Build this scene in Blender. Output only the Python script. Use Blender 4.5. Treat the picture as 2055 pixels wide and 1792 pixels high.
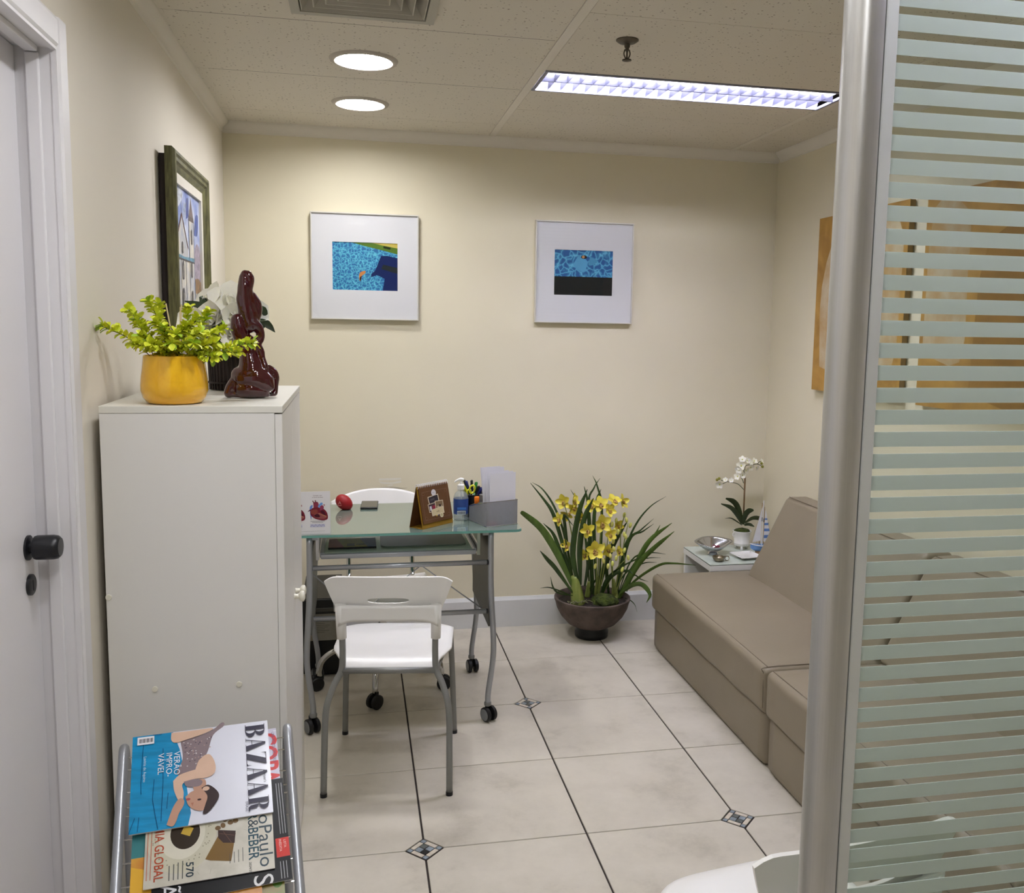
import bpy, bmesh, math, random
from mathutils import Vector, Matrix, noise as mnoise
random.seed(7)
R = math.radians
for o in list(bpy.data.objects): bpy.data.objects.remove(o)
S = bpy.context.scene
C = S.collection

# ---------------------------------------------------------------- camera
CX, CY, CZ, YAW, PITCH, ROLL, F, PX, PY = -0.1934, -2.6, 1.5651, .2053, -.1167, .0172, 1844.3, 1095.0, 867.2
fw = Vector((math.sin(YAW)*math.cos(PITCH), math.cos(YAW)*math.cos(PITCH), math.sin(PITCH)))
rt = Vector((math.cos(YAW), -math.sin(YAW), 0)); up = rt.cross(fw)
rt, up = rt*math.cos(ROLL)+up*math.sin(ROLL), -rt*math.sin(ROLL)+up*math.cos(ROLL)
CAM = Vector((CX, CY, CZ))
cd = bpy.data.cameras.new('camera'); cam = bpy.data.objects.new('camera', cd); C.objects.link(cam)
cam.matrix_world = Matrix(((rt.x, up.x, -fw.x, CX), (rt.y, up.y, -fw.y, CY), (rt.z, up.z, -fw.z, CZ), (0, 0, 0, 1)))
cd.sensor_fit = 'HORIZONTAL'; cd.sensor_width = 36; cd.lens = F*36/2055
cd.shift_x = (1027.5-PX)/2055; cd.shift_y = (PY-896)/2055; cd.clip_start = .02
S.camera = cam
def at(u, v, y):
    """world point seen at photo pixel (u, v) standing at depth y in the room"""
    d = fw + rt*((u-PX)/F) - up*((v-PY)/F)
    return CAM + d*((y-CY)/d.y)

# ---------------------------------------------------------------- world, exposure
w = bpy.data.worlds.new('world'); S.world = w; w.use_nodes = True
w.node_tree.nodes['Background'].inputs[0].default_value = (.02, .02, .02, 1)
S.view_settings.view_transform = 'Standard'; S.view_settings.look = 'None'
S.view_settings.gamma = 1; S.view_settings.use_curve_mapping = False
S.view_settings.exposure = 1.05
DOWN_E, TUBE_E = 60.0, 68.0          # emission of the downlight lamps and of the fluorescent tubes

# ---------------------------------------------------------------- materials
def lin(c):
    return tuple(((x/255)/12.92 if x/255 <= .04045 else ((x/255+.055)/1.055)**2.4) for x in c)
def mat(name, rgb, rough=.5, metal=0, spec=.5, vary=None, bump=None, coat=0, trans=0, ior=1.45, rgb2=None, stretch=None, emit=None, sub=0):
    m = bpy.data.materials.new(name); m.use_nodes = True
    nt = m.node_tree; b = nt.nodes['Principled BSDF']
    c = lin(rgb)+(1,)
    b.inputs['Base Color'].default_value = c
    b.inputs['Roughness'].default_value = rough; b.inputs['Metallic'].default_value = metal
    b.inputs['Specular IOR Level'].default_value = spec; b.inputs['Coat Weight'].default_value = coat
    b.inputs['Coat Roughness'].default_value = .05
    b.inputs['Transmission Weight'].default_value = trans; b.inputs['IOR'].default_value = ior
    if sub: b.inputs['Subsurface Weight'].default_value = sub; b.inputs['Subsurface Radius'].default_value = (.01, .01, .005)
    if emit: b.inputs['Emission Color'].default_value = lin(emit[0])+(1,); b.inputs['Emission Strength'].default_value = emit[1]
    tc = nt.nodes.new('ShaderNodeTexCoord'); co = tc.outputs['Object']
    if stretch:
        mp = nt.nodes.new('ShaderNodeMapping'); mp.inputs['Scale'].default_value = stretch
        nt.links.new(co, mp.inputs['Vector']); co = mp.outputs['Vector']
    if vary:
        n = nt.nodes.new('ShaderNodeTexNoise'); n.inputs['Scale'].default_value = vary[0]; n.inputs['Detail'].default_value = 5
        nt.links.new(co, n.inputs['Vector'])
        r = nt.nodes.new('ShaderNodeValToRGB'); r.color_ramp.elements[0].position = .35; r.color_ramp.elements[1].position = .65
        c2 = lin(rgb2) if rgb2 else tuple(x*(1-vary[1]) for x in c[:3])
        r.color_ramp.elements[0].color = tuple(c2)+(1,); r.color_ramp.elements[1].color = c
        nt.links.new(n.outputs['Fac'], r.inputs['Fac']); nt.links.new(r.outputs['Color'], b.inputs['Base Color'])
    if bump:
        n = nt.nodes.new('ShaderNodeTexNoise'); n.inputs['Scale'].default_value = bump[0]; n.inputs['Detail'].default_value = 4
        nt.links.new(co, n.inputs['Vector'])
        bp = nt.nodes.new('ShaderNodeBump'); bp.inputs['Strength'].default_value = bump[1]; bp.inputs['Distance'].default_value = bump[2]
        nt.links.new(n.outputs['Fac'], bp.inputs['Height']); nt.links.new(bp.outputs['Normal'], b.inputs['Normal'])
    return m
def nodes(m): return m.node_tree, m.node_tree.nodes['Principled BSDF']

M = {}
M['wall'] = mat('cream_wallpaper', (222, 214, 189), .75, spec=.25, vary=(1.4, .04), bump=(260, .12, .002))
M['wall_l'] = mat('warm_white_wall_paint', (226, 219, 205), .6, spec=.3, vary=(1.2, .03), bump=(140, .1, .002))
M['trimwhite'] = mat('white_trim_paint', (226, 224, 226), .4, vary=(3, .02), bump=(40, .05, .002))
M['crown'] = mat('plaster_crown', (222, 216, 204), .6, vary=(2, .03))
M['base'] = mat('baseboard_white', (214, 214, 212), .35, vary=(3, .03))
M['door'] = mat('door_white_laminate', (228, 226, 229), .35, bump=(60, .04, .001), vary=(2, .02))
M['blackpl'] = mat('black_satin', (26, 27, 32), .35, vary=(20, .2))
M['grout'] = mat('dark_grout', (52, 44, 40), .9, vary=(40, .3))
# tile: beige porcelain with cloudy mottling
m = mat('beige_floor_tile', (198, 191, 176), .32, spec=.35); nt, b = nodes(m)
tc = nt.nodes.new('ShaderNodeTexCoord'); n1 = nt.nodes.new('ShaderNodeTexNoise'); n1.inputs['Scale'].default_value = 4.5; n1.inputs['Detail'].default_value = 9; n1.inputs['Roughness'].default_value = .68
oi = nt.nodes.new('ShaderNodeObjectInfo'); ad = nt.nodes.new('ShaderNodeVectorMath'); ad.operation = 'ADD'
nt.links.new(tc.outputs['Object'], ad.inputs[0]); nt.links.new(oi.outputs['Random'], ad.inputs[1]); nt.links.new(ad.outputs[0], n1.inputs['Vector'])
r = nt.nodes.new('ShaderNodeValToRGB'); e = r.color_ramp.elements
e[0].position = .30; e[0].color = lin((174, 167, 152))+(1,); e[1].position = .62; e[1].color = lin((200, 193, 178))+(1,)
e2 = e.new(.46); e2.color = lin((193, 186, 171))+(1,)
nt.links.new(n1.outputs['Fac'], r.inputs['Fac']); nt.links.new(r.outputs['Color'], b.inputs['Base Color']); M['tile'] = m
M['mos_cream'] = mat('mosaic_cream', (208, 198, 182), .3, vary=(60, .15))
M['mos_blue'] = mat('mosaic_blue_grey', (142, 152, 160), .2, vary=(70, .25))
M['mos_grey'] = mat('mosaic_dark_grey', (98, 102, 100), .25, vary=(70, .3))
M['mos_black'] = mat('mosaic_black', (36, 36, 38), .25, vary=(70, .3))
# fissured mineral-fibre ceiling panel
m = mat('mineral_fibre_panel', (214, 207, 193), .9, spec=.1); nt, b = nodes(m)
tc = nt.nodes.new('ShaderNodeTexCoord'); mp = nt.nodes.new('ShaderNodeMapping'); mp.inputs['Scale'].default_value = (1, 1.6, 1)
nt.links.new(tc.outputs['Object'], mp.inputs['Vector'])
vo = nt.nodes.new('ShaderNodeTexVoronoi'); vo.inputs['Scale'].default_value = 62; nt.links.new(mp.outputs['Vector'], vo.inputs['Vector'])
ra = nt.nodes.new('ShaderNodeMath'); ra.operation = 'LESS_THAN'; nt.links.new(vo.outputs['Distance'], ra.inputs[0])
sp = nt.nodes.new('ShaderNodeSeparateColor'); nt.links.new(vo.outputs['Color'], sp.inputs[0])
mm = nt.nodes.new('ShaderNodeMath'); mm.operation = 'MULTIPLY'; mm.inputs[1].default_value = .23; nt.links.new(sp.outputs[0], mm.inputs[0]); nt.links.new(mm.outputs[0], ra.inputs[1])
mx = nt.nodes.new('ShaderNodeMix'); mx.data_type = 'RGBA'; mx.inputs[6].default_value = lin((214, 207, 193))+(1,); mx.inputs[7].default_value = lin((128, 118, 104))+(1,)
nt.links.new(ra.outputs[0], mx.inputs[0]); nt.links.new(mx.outputs[2], b.inputs['Base Color']); M['panel'] = m
M['runner'] = mat('white_ceiling_bar', (218, 211, 198), .6, vary=(5, .03))
M['gap'] = mat('dark_void', (48, 43, 36), .95, vary=(10, .2))
M['alu'] = mat('brushed_aluminium', (190, 190, 187), .36, metal=.85, vary=(8, .05), stretch=(60, 60, 1))
M['aluflat'] = mat('pale_aluminium_strip', (200, 203, 197), .5, metal=.35, vary=(8, .04))
M['diffuser'] = mat('grey_diffuser_metal', (168, 163, 150), .5, metal=.2, vary=(9, .06))
M['dl_ring'] = mat('downlight_ring', (180, 172, 160), .4, vary=(20, .05))
M['dl_reflect'] = mat('downlight_reflector', (235, 235, 235), .2, metal=.6, vary=(8, .03))
M['lamp'] = mat('lamp_glow', (255, 255, 255), .5, emit=((250, 250, 254), DOWN_E), vary=(3, .01))
M['tube'] = mat('fluorescent_tube', (255, 255, 255), .5, emit=((238, 238, 255), TUBE_E), vary=(3, .01))
M['louvre'] = mat('louvre_mirror', (132, 132, 150), .35, metal=.2, vary=(8, .03))
M['blade'] = mat('shade_darkened_louvre', (66, 66, 80), .4, metal=.2, vary=(8, .03))  # white blades and rail, darkened in colour to stand in for their shading
M['darkmetal'] = mat('dark_bronze_metal', (98, 90, 78), .4, metal=.7, vary=(30, .3))
M['cab'] = mat('white_melamine', (226, 224, 219), .42, vary=(1.5, .02), bump=(300, .05, .001))
M['cabedge'] = mat('white_melamine_edge', (222, 220, 210), .45, vary=(3, .03))
M['cap'] = mat('cream_plastic_cap', (232, 228, 212), .35, vary=(30, .04))
M['chairwhite'] = mat('white_chair_plastic', (234, 232, 228), .32, vary=(6, .02), bump=(400, .06, .0006))
M['chairgrey'] = mat('grey_painted_steel', (133, 133, 130), .42, metal=.25, vary=(15, .06))
M['steel'] = mat('silver_painted_tube', (168, 171, 176), .34, metal=.6, vary=(14, .06))
M['chrome'] = mat('chrome', (200, 200, 200), .08, metal=1, vary=(5, .05))
M['caster'] = mat('black_caster_rubber', (20, 20, 22), .5, vary=(30, .3))
M['castergrey'] = mat('grey_caster_disc', (122, 124, 126), .45, vary=(25, .1))
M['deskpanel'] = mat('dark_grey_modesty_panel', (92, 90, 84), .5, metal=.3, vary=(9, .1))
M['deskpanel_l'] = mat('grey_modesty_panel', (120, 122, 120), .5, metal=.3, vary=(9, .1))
M['pcblack'] = mat('black_pc_case', (14, 14, 16), .35, vary=(40, .3))
M['paper'] = mat('white_paper', (232, 231, 238), .7, vary=(10, .03))
M['card'] = mat('white_card', (226, 224, 226), .5, vary=(10, .02))
M['leather'] = mat('taupe_leather', (136, 125, 106), .42, spec=.4, vary=(3, .09), bump=(120, .12, .002))
M['leatherseam'] = mat('taupe_seam', (116, 103, 86), .6, vary=(40, .15))
M['whitelac'] = mat('white_lacquer', (226, 226, 222), .3, vary=(4, .02))
M['ceramic_w'] = mat('white_glazed_ceramic', (234, 232, 228), .15, coat=.3, vary=(8, .02))
M['silver'] = mat('polished_silver', (205, 206, 212), .14, metal=1, vary=(12, .12))
M['pewter'] = mat('antique_pewter', (150, 138, 116), .28, metal=.9, vary=(60, .5), bump=(90, .6, .004))
M['potyellow'] = mat('golden_glazed_ceramic', (246, 196, 44), .13, spec=.5, metal=.05, coat=.8, vary=(12, .1), rgb2=(238, 178, 28))
M['burgundy'] = mat('burgundy_glaze', (62, 3, 14), .06, coat=1, vary=(6, .2))
M['wicker'] = mat('dark_wicker', (44, 30, 26), .6, vary=(50, .5), bump=(80, .8, .004), stretch=(1, 1, .1))
M['soil'] = mat('dark_soil', (44, 35, 28), .95, vary=(60, .5), bump=(70, 1, .01))
M['moss'] = mat('green_moss', (72, 84, 26), .95, vary=(40, .5), bump=(110, 1, .01), rgb2=(38, 48, 14))
M['clay'] = mat('weathered_brown_clay', (70, 59, 53), .8, vary=(18, .4), bump=(60, .5, .004), rgb2=(94, 80, 72))
M['leaf'] = mat('dark_strap_leaf', (56, 80, 30), .42, vary=(9, .4), stretch=(4, 4, .6), rgb2=(34, 54, 20))
M['leaf2'] = mat('mid_green_leaf', (84, 110, 42), .42, vary=(9, .3), stretch=(4, 4, .6))
M['bulb'] = mat('pale_green_pseudobulb', (150, 158, 84), .45, vary=(14, .3), stretch=(3, 3, .4), rgb2=(116, 132, 58))
M['petal'] = mat('yellow_petal', (228, 214, 78), .5, vary=(30, .12), sub=.2)
M['lip'] = mat('spotted_orchid_lip', (206, 176, 92), .5, vary=(160, .5), rgb2=(96, 44, 30))
M['bud'] = mat('pale_yellow_bud', (218, 212, 118), .5, vary=(20, .2), rgb2=(186, 192, 92))
M['root'] = mat('pale_root', (128, 128, 92), .7, vary=(30, .3))
M['lime'] = mat('yellow_green_leaflet', (238, 236, 72), .45, vary=(40, .4), rgb2=(200, 216, 56), sub=.25)
M['lime2'] = mat('light_green_leaflet', (196, 216, 78), .45, vary=(26, .3), rgb2=(150, 190, 60), sub=.25)
M['stemdark'] = mat('dark_green_stem', (58, 70, 30), .6, vary=(30, .3))
M['wpetal'] = mat('ivory_petal', (246, 244, 232), .6, vary=(24, .05), sub=.3)
M['darkleaf'] = mat('dark_green_leaf', (42, 62, 32), .45, vary=(20, .3))
M['bamboo'] = mat('pale_bamboo_reed', (222, 204, 160), .6, vary=(30, .15), stretch=(1, 1, .1))
M['olive'] = mat('olive_green_frame', (104, 102, 62), .5, vary=(26, .35), stretch=(6, .7, .7), bump=(60, .3, .002), rgb2=(74, 72, 42))
M['liner'] = mat('off_white_liner', (216, 210, 198), .6, vary=(20, .05))
M['framewhite'] = mat('thin_white_metal_frame', (216, 213, 204), .3, metal=.3, vary=(10, .04))
M['mat'] = mat('white_mat_board', (222, 222, 224), .6, vary=(6, .015))
M['ochre_side'] = mat('canvas_side_brown', (152, 124, 80), .8, vary=(14, .25))
def glass(name, tint, fac, rough=.03, body=None):
    """mix of clear (straight-through) and glossy/diffuse body"""
    m = bpy.data.materials.new(name); m.use_nodes = True; nt = m.node_tree; b = nt.nodes['Principled BSDF']
    b.inputs['Base Color'].default_value = lin(body or tint)+(1,); b.inputs['Roughness'].default_value = rough
    t = nt.nodes.new('ShaderNodeBsdfTransparent'); t.inputs[0].default_value = lin(tint)+(1,)
    mx = nt.nodes.new('ShaderNodeMixShader'); out = nt.nodes['Material Output']
    n = nt.nodes.new('ShaderNodeTexNoise'); n.inputs['Scale'].default_value = 6
    ma = nt.nodes.new('ShaderNodeMapRange'); ma.inputs[3].default_value = fac*.92; ma.inputs[4].default_value = min(1, fac*1.08)
    nt.links.new(n.outputs['Fac'], ma.inputs[0]); nt.links.new(ma.outputs[0], mx.inputs[0])
    nt.links.new(t.outputs[0], mx.inputs[1]); nt.links.new(b.outputs[0], mx.inputs[2]); nt.links.new(mx.outputs[0], out.inputs[0])
    return m
def clear(name, tint=(250, 252, 250), gloss=.05):
    m = bpy.data.materials.new(name); m.use_nodes = True; nt = m.node_tree
    b = nt.nodes['Principled BSDF']; nt.nodes.remove(b)
    t = nt.nodes.new('ShaderNodeBsdfTransparent'); t.inputs[0].default_value = lin(tint)+(1,)
    g = nt.nodes.new('ShaderNodeBsdfGlossy'); g.inputs['Roughness'].default_value = .01
    lw = nt.nodes.new('ShaderNodeFresnel'); lw.inputs[0].default_value = 1.45
    mx = nt.nodes.new('ShaderNodeMixShader'); out = nt.nodes['Material Output']
    ge = nt.nodes.new('ShaderNodeNewGeometry'); iv = nt.nodes.new('ShaderNodeMath'); iv.operation = 'SUBTRACT'; iv.inputs[0].default_value = 1; nt.links.new(ge.outputs['Backfacing'], iv.inputs[1])
    mu = nt.nodes.new('ShaderNodeMath'); mu.operation = 'MULTIPLY'; nt.links.new(lw.outputs[0], mu.inputs[0]); nt.links.new(iv.outputs[0], mu.inputs[1])
    nt.links.new(mu.outputs[0], mx.inputs[0]); nt.links.new(t.outputs[0], mx.inputs[1]); nt.links.new(g.outputs[0], mx.inputs[2]); nt.links.new(mx.outputs[0], out.inputs[0])
    return m
M['pane'] = clear('clear_partition_glass', (247, 251, 248))
M['picglass'] = clear('picture_glass', (252, 252, 252))
# frosted film: scatters light both ways, a little see-through
m = bpy.data.materials.new('frosted_film'); m.use_nodes = True; nt = m.node_tree; out = nt.nodes['Material Output']; nt.nodes.remove(nt.nodes['Principled BSDF'])
df = nt.nodes.new('ShaderNodeBsdfDiffuse'); df.inputs[0].default_value = lin((206, 214, 206))+(1,)
tl = nt.nodes.new('ShaderNodeBsdfTranslucent'); tl.inputs[0].default_value = lin((208, 218, 210))+(1,)
tr = nt.nodes.new('ShaderNodeBsdfTransparent'); tr.inputs[0].default_value = lin((225, 234, 226))+(1,)
m1 = nt.nodes.new('ShaderNodeMixShader'); m1.inputs[0].default_value = .5; m2 = nt.nodes.new('ShaderNodeMixShader'); m2.inputs[0].default_value = .10
nt.links.new(df.outputs[0], m1.inputs[1]); nt.links.new(tl.outputs[0], m1.inputs[2]); nt.links.new(m1.outputs[0], m2.inputs[1]); nt.links.new(tr.outputs[0], m2.inputs[2]); nt.links.new(m2.outputs[0], out.inputs[0])
M['frost'] = m
M['deskglass'] = mat('frosted_green_glass', (114, 131, 121), .01, spec=1.0, coat=.6, vary=(3, .03))
M['glassedge'] = mat('green_glass_edge', (112, 168, 158), .12, vary=(12, .1))
M['trayglass'] = glass('tray_glass', (206, 220, 210), .62, .08, (186, 202, 190))
M['tabglass'] = mat('table_top_glass', (196, 206, 196), .08, spec=.6, vary=(3, .03))
M['blackedge'] = mat('dark_glass_edge', (24, 34, 30), .2, vary=(10, .2))
M['bottle'] = glass('clear_bottle_plastic', (236, 240, 240), .28, .08, (206, 212, 212))
M['bottlelabel'] = glass('blue_bottle_label', (120, 140, 190), .7, .4, (62, 92, 168))
M['mesh'] = glass('silver_wire_mesh', (236, 236, 238), .40, .4, (178, 179, 182))
M['blackmesh'] = glass('black_wire_mesh', (120, 120, 124), .88, .4, (16, 16, 18))

# ---------------------------------------------------------------- geometry helpers
def obj(name, bm, m, parent=None, smooth=None, loc=None, kind=None, label=None):
    """link a bmesh as ONE object; geometry is given in world space unless loc is used"""
    if smooth is not None:
        for f in bm.faces: f.smooth = True
        for e in bm.edges:
            if len(e.link_faces) == 2 and e.calc_face_angle(0) > R(smooth): e.smooth = False
    me = bpy.data.meshes.new(name); bm.to_mesh(me); bm.free()
    return link(name, me, m, parent, loc, kind, label)
def link(name, me, m=None, parent=None, loc=None, kind=None, label=None):
    o = bpy.data.objects.new(name, me); C.objects.link(o)
    if m is not None and not me.materials: me.materials.append(m)
    if parent is not None:
        o.parent = parent; o.matrix_parent_inverse = parent.matrix_basis.inverted()
    if loc is not None: o.location = loc
    if kind: o['kind'] = kind
    if label: o['label'] = label
    return o
def thing(name, label, cat, loc=(0, 0, 0), rz=0, group=None):
    o = bpy.data.objects.new(name, None); C.objects.link(o); o.location = loc; o.rotation_euler = (0, 0, rz)
    o.empty_display_size = .05
    o['label'] = label; o['category'] = cat
    if group: o['group'] = group
    return o
def tag(o, label, cat, group=None):
    o['label'] = label; o['category'] = cat
    if group: o['group'] = group
    return o
def nb(): return bmesh.new()
def box(bm, x0, x1, y0, y1, z0, z1, bev=0, seg=2, mtx=None):
    vs = [bm.verts.new(Vector((x, y, z))) for x in (x0, x1) for y in (y0, y1) for z in (z0, z1)]
    fs = [(0, 1, 3, 2), (4, 6, 7, 5), (0, 4, 5, 1), (2, 3, 7, 6), (0, 2, 6, 4), (1, 5, 7, 3)]
    faces = [bm.faces.new([vs[i] for i in f]) for f in fs]
    es = list({e for f in faces for e in f.edges})
    if bev:
        r_ = bmesh.ops.bevel(bm, geom=es, offset=bev, segments=seg, affect='EDGES', profile=.5)
    if mtx is not None:
        bmesh.ops.transform(bm, matrix=mtx, verts=list({v for f in bm.faces for v in f.verts}) if bev else vs)
    return bm
def B(x0, x1, y0, y1, z0, z1, bev=0, seg=2, mtx=None): return box(nb(), x0, x1, y0, y1, z0, z1, bev, seg, mtx)
def spline(pts, n=6):
    pts = [Vector(p) for p in pts]
    if len(pts) < 3: return pts
    P = [pts[0]*2-pts[1]]+pts+[pts[-1]*2-pts[-2]]; out = []
    for i in range(1, len(P)-2):
        a, b, c, d = P[i-1:i+3]
        for k in range(n):
            t = k/n
            out.append(.5*((2*b)+(c-a)*t+(2*a-5*b+4*c-d)*t*t+(3*b-a-3*c+d)*t**3))
    out.append(pts[-1]); return out
def lerpl(l, t):
    if not isinstance(l, (list, tuple)): return l
    x = t*(len(l)-1); i = min(int(x), len(l)-2); return l[i]+(l[i+1]-l[i])*(x-i)
def tube(bm, pts, r, seg=10, caps=True, closed=False, flat=1.0):
    pts = [Vector(p) for p in pts]; n = len(pts); rings = []
    t0 = (pts[1]-pts[0]).normalized(); nrm = t0.orthogonal().normalized()
    if abs(t0.z) < .9: nrm = (Vector((0, 0, 1))-t0*t0.z).normalized()
    for i, p in enumerate(pts):
        if closed: t = (pts[(i+1) % n]-pts[i-1])
        else: t = pts[min(i+1, n-1)]-pts[max(i-1, 0)]
        t = t.normalized() if t.length > 1e-9 else t0
        nrm = (nrm-t*nrm.dot(t)); nrm = nrm.normalized() if nrm.length > 1e-6 else t.orthogonal().normalized()
        bn = t.cross(nrm); rr = lerpl(r, i/max(1, n-1))
        rings.append([bm.verts.new(p+(nrm*math.cos(2*math.pi*k/seg)*flat+bn*math.sin(2*math.pi*k/seg))*rr) for k in range(seg)])
    for i in range(n if closed else n-1):
        a, b = rings[i], rings[(i+1) % n]
        for k in range(seg): bm.faces.new((a[k], a[(k+1) % seg], b[(k+1) % seg], b[k]))
    if caps and not closed:
        bm.faces.new(list(reversed(rings[0]))); bm.faces.new(rings[-1])
    return bm
def T(pts, r, seg=10, **k): return tube(nb(), pts, r, seg, **k)
def lathe(bm, prof, c=(0, 0, 0), seg=32, axis='z', cap=True, sx=1, sy=1):
    c = Vector(c); rings = []
    for r, z in prof:
        ring = []
        for k in range(seg):
            a = 2*math.pi*k/seg; x, y = r*math.cos(a)*sx, r*math.sin(a)*sy
            v = Vector((x, y, z)) if axis == 'z' else (Vector((z, x, y)) if axis == 'x' else Vector((y, z, x)))
            ring.append(bm.verts.new(c+v))
        rings.append(ring)
    for a, b in zip(rings, rings[1:]):
        for k in range(seg): bm.faces.new((a[k], a[(k+1) % seg], b[(k+1) % seg], b[k]))
    if cap:
        if prof[0][0] > 1e-6: bm.faces.new(list(reversed(rings[0])))
        if prof[-1][0] > 1e-6: bm.faces.new(rings[-1])
    bmesh.ops.remove_doubles(bm, verts=bm.verts, dist=1e-7)
    return bm
def Lt(prof, c=(0, 0, 0), seg=32, **k): return lathe(nb(), prof, c, seg, **k)
def prism(bm, poly, d, O=(0, 0, 0), ex=(1, 0, 0), ey=(0, 0, 1), bev=0, seg=2):
    """polygon in the (ex, ey) plane at O, extruded by vector d"""
    O, ex, ey, d = Vector(O), Vector(ex), Vector(ey), Vector(d)
    a = [bm.verts.new(O+ex*p[0]+ey*p[1]) for p in poly]; b = [bm.verts.new(v.co+d) for v in a]; n = len(a)
    fs = [bm.faces.new(a), bm.faces.new(list(reversed(b)))]
    for i in range(n): fs.append(bm.faces.new((a[i], b[i], b[(i+1) % n], a[(i+1) % n])))
    bmesh.ops.recalc_face_normals(bm, faces=fs)
    if bev: bmesh.ops.bevel(bm, geom=list({e for f in fs for e in f.edges}), offset=bev, segments=seg, affect='EDGES', profile=.5)
    return bm
def Pr(poly, d, **k): return prism(nb(), poly, d, **k)
def shell(bm, f, nu, nv, th, wrap=False):
    """thick sheet from f(u, v), u in -1..1, v in 0..1"""
    def nrm(u, v):
        h = 1e-3; a = f(min(1, u+h), v)-f(max(-1, u-h), v); b = f(u, min(1, v+h))-f(u, max(0, v-h)); n_ = a.cross(b); return n_.normalized() if n_.length else Vector((0, 0, 1))
    A = []; Bv = []
    for j in range(nv+1):
        ra, rb = [], []
        for i in range(nu+1):
            u, v = -1+2*i/nu, j/nv; p = f(u, v); n_ = nrm(u, v)
            ra.append(bm.verts.new(p+n_*th/2)); rb.append(bm.verts.new(p-n_*th/2))
        A.append(ra); Bv.append(rb)
    for j in range(nv):
        for i in range(nu):
            bm.faces.new((A[j][i], A[j][i+1], A[j+1][i+1], A[j+1][i])); bm.faces.new((Bv[j][i], Bv[j+1][i], Bv[j+1][i+1], Bv[j][i+1]))
    for i in range(nu):
        bm.faces.new((A[0][i+1], A[0][i], Bv[0][i], Bv[0][i+1])); bm.faces.new((A[nv][i], A[nv][i+1], Bv[nv][i+1], Bv[nv][i]))
    for j in range(nv):
        bm.faces.new((A[j][0], A[j+1][0], Bv[j+1][0], Bv[j][0])); bm.faces.new((A[j+1][nu], A[j][nu], Bv[j][nu], Bv[j+1][nu]))
    return bm
def rbox(bm, x0, x1, y0, y1, z0, z1, r, n=10, bulge=0, wob=0):
    """soft upholstered block: rounded box with a crowned top"""
    g = bmesh.new(); bmesh.ops.create_cube(g, size=2); bmesh.ops.subdivide_edges(g, edges=g.edges[:], cuts=n, use_grid_fill=True)
    cx, cy, cz = (x0+x1)/2, (y0+y1)/2, (z0+z1)/2; hx, hy, hz = (x1-x0)/2, (y1-y0)/2, (z1-z0)/2
    def remap(t, h):   # push grid lines towards the ends so the round edge is well resolved
        return math.copysign(h-(h)*(1-abs(t))**1.6, t)
    mp = {}
    for v in g.verts:
        p = Vector((remap(v.co.x, hx), remap(v.co.y, hy), remap(v.co.z, hz)))
        q = Vector((max(-hx+r, min(hx-r, p.x)), max(-hy+r, min(hy-r, p.y)), max(-hz+r, min(hz-r, p.z))))
        d = p-q
        if d.length > 1e-9: p = q+d.normalized()*r if min(hx, hy, hz) > r else p
        u, w_ = p.x/hx, p.y/hy
        if p.z > 0: p.z += bulge*(1-u*u)*(1-w_**4)*(p.z/hz)
        if wob:
            nz = mnoise.noise(Vector((p.x*5+cx*3, p.y*5+cy, p.z*6))); p += Vector((nz, nz*.5, nz))*wob
        mp[v.index] = bm.verts.new(p+Vector((cx, cy, cz)))
    g.verts.ensure_lookup_table()
    for f in g.faces: bm.faces.new([mp[v.index] for v in f.verts])
    g.free(); return bm
def strap(bm, pts, wid, fold=.25, n=5, side=None, th=0):
    """strap leaf along a spline: folded ribbon, width list wid"""
    P = spline(pts, n); L = len(P); rows = []
    for i, p in enumerate(P):
        t = (P[min(i+1, L-1)]-P[max(i-1, 0)]).normalized(); s = t.cross(Vector(side or (0, 1, .15))).normalized(); nn = s.cross(t)
        w_ = lerpl(wid, i/(L-1))/2
        rows.append([bm.verts.new(p-s*w_+nn*w_*fold), bm.verts.new(p), bm.verts.new(p+s*w_+nn*w_*fold)])
    for a, b in zip(rows, rows[1:]):
        for k in (0, 1): bm.faces.new((a[k], a[k+1], b[k+1], b[k]))
    return bm
def ell(bm, c, r, rot=None, seg=12, rings=8):
    c = Vector(c); top = bm.verts.new(c+Vector((0, 0, r[2]))); bot = bm.verts.new(c-Vector((0, 0, r[2]))); R_ = []
    for i in range(1, rings):
        a = math.pi*i/rings; R_.append([bm.verts.new(c+Vector((r[0]*math.sin(a)*math.cos(2*math.pi*k/seg), r[1]*math.sin(a)*math.sin(2*math.pi*k/seg), r[2]*math.cos(a)))) for k in range(seg)])
    for k in range(seg):
        n = (k+1) % seg; bm.faces.new((top, R_[0][k], R_[0][n])); bm.faces.new((bot, R_[-1][n], R_[-1][k]))
        for a, b in zip(R_, R_[1:]): bm.faces.new((a[k], b[k], b[n], a[n]))
    return bm
def evaluated(name, bm, mods, m, parent=None, smooth=True):
    """apply modifiers to a bmesh and keep the resulting mesh only"""
    me = bpy.data.meshes.new(name); bm.to_mesh(me); bm.free(); o = bpy.data.objects.new('tmp', me); C.objects.link(o)
    for ty, kw in mods:
        md = o.modifiers.new(ty, ty)
        for k, v in kw.items(): setattr(md, k, v)
    dg = bpy.context.evaluated_depsgraph_get(); res = bpy.data.meshes.new_from_object(o.evaluated_get(dg))
    bpy.data.objects.remove(o)
    if smooth: res.polygons.foreach_set('use_smooth', [True]*len(res.polygons))
    res.name = name; res.materials.clear()
    return link(name, res, m, parent)
_pm = {}
def pcol(c, rough=.45):
    k = tuple(c)+(rough,)
    if k not in _pm: _pm[k] = mat('print_ink_%02x%02x%02x' % tuple(c), c, rough, spec=.2, vary=(30, .05))
    return _pm[k]
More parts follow.
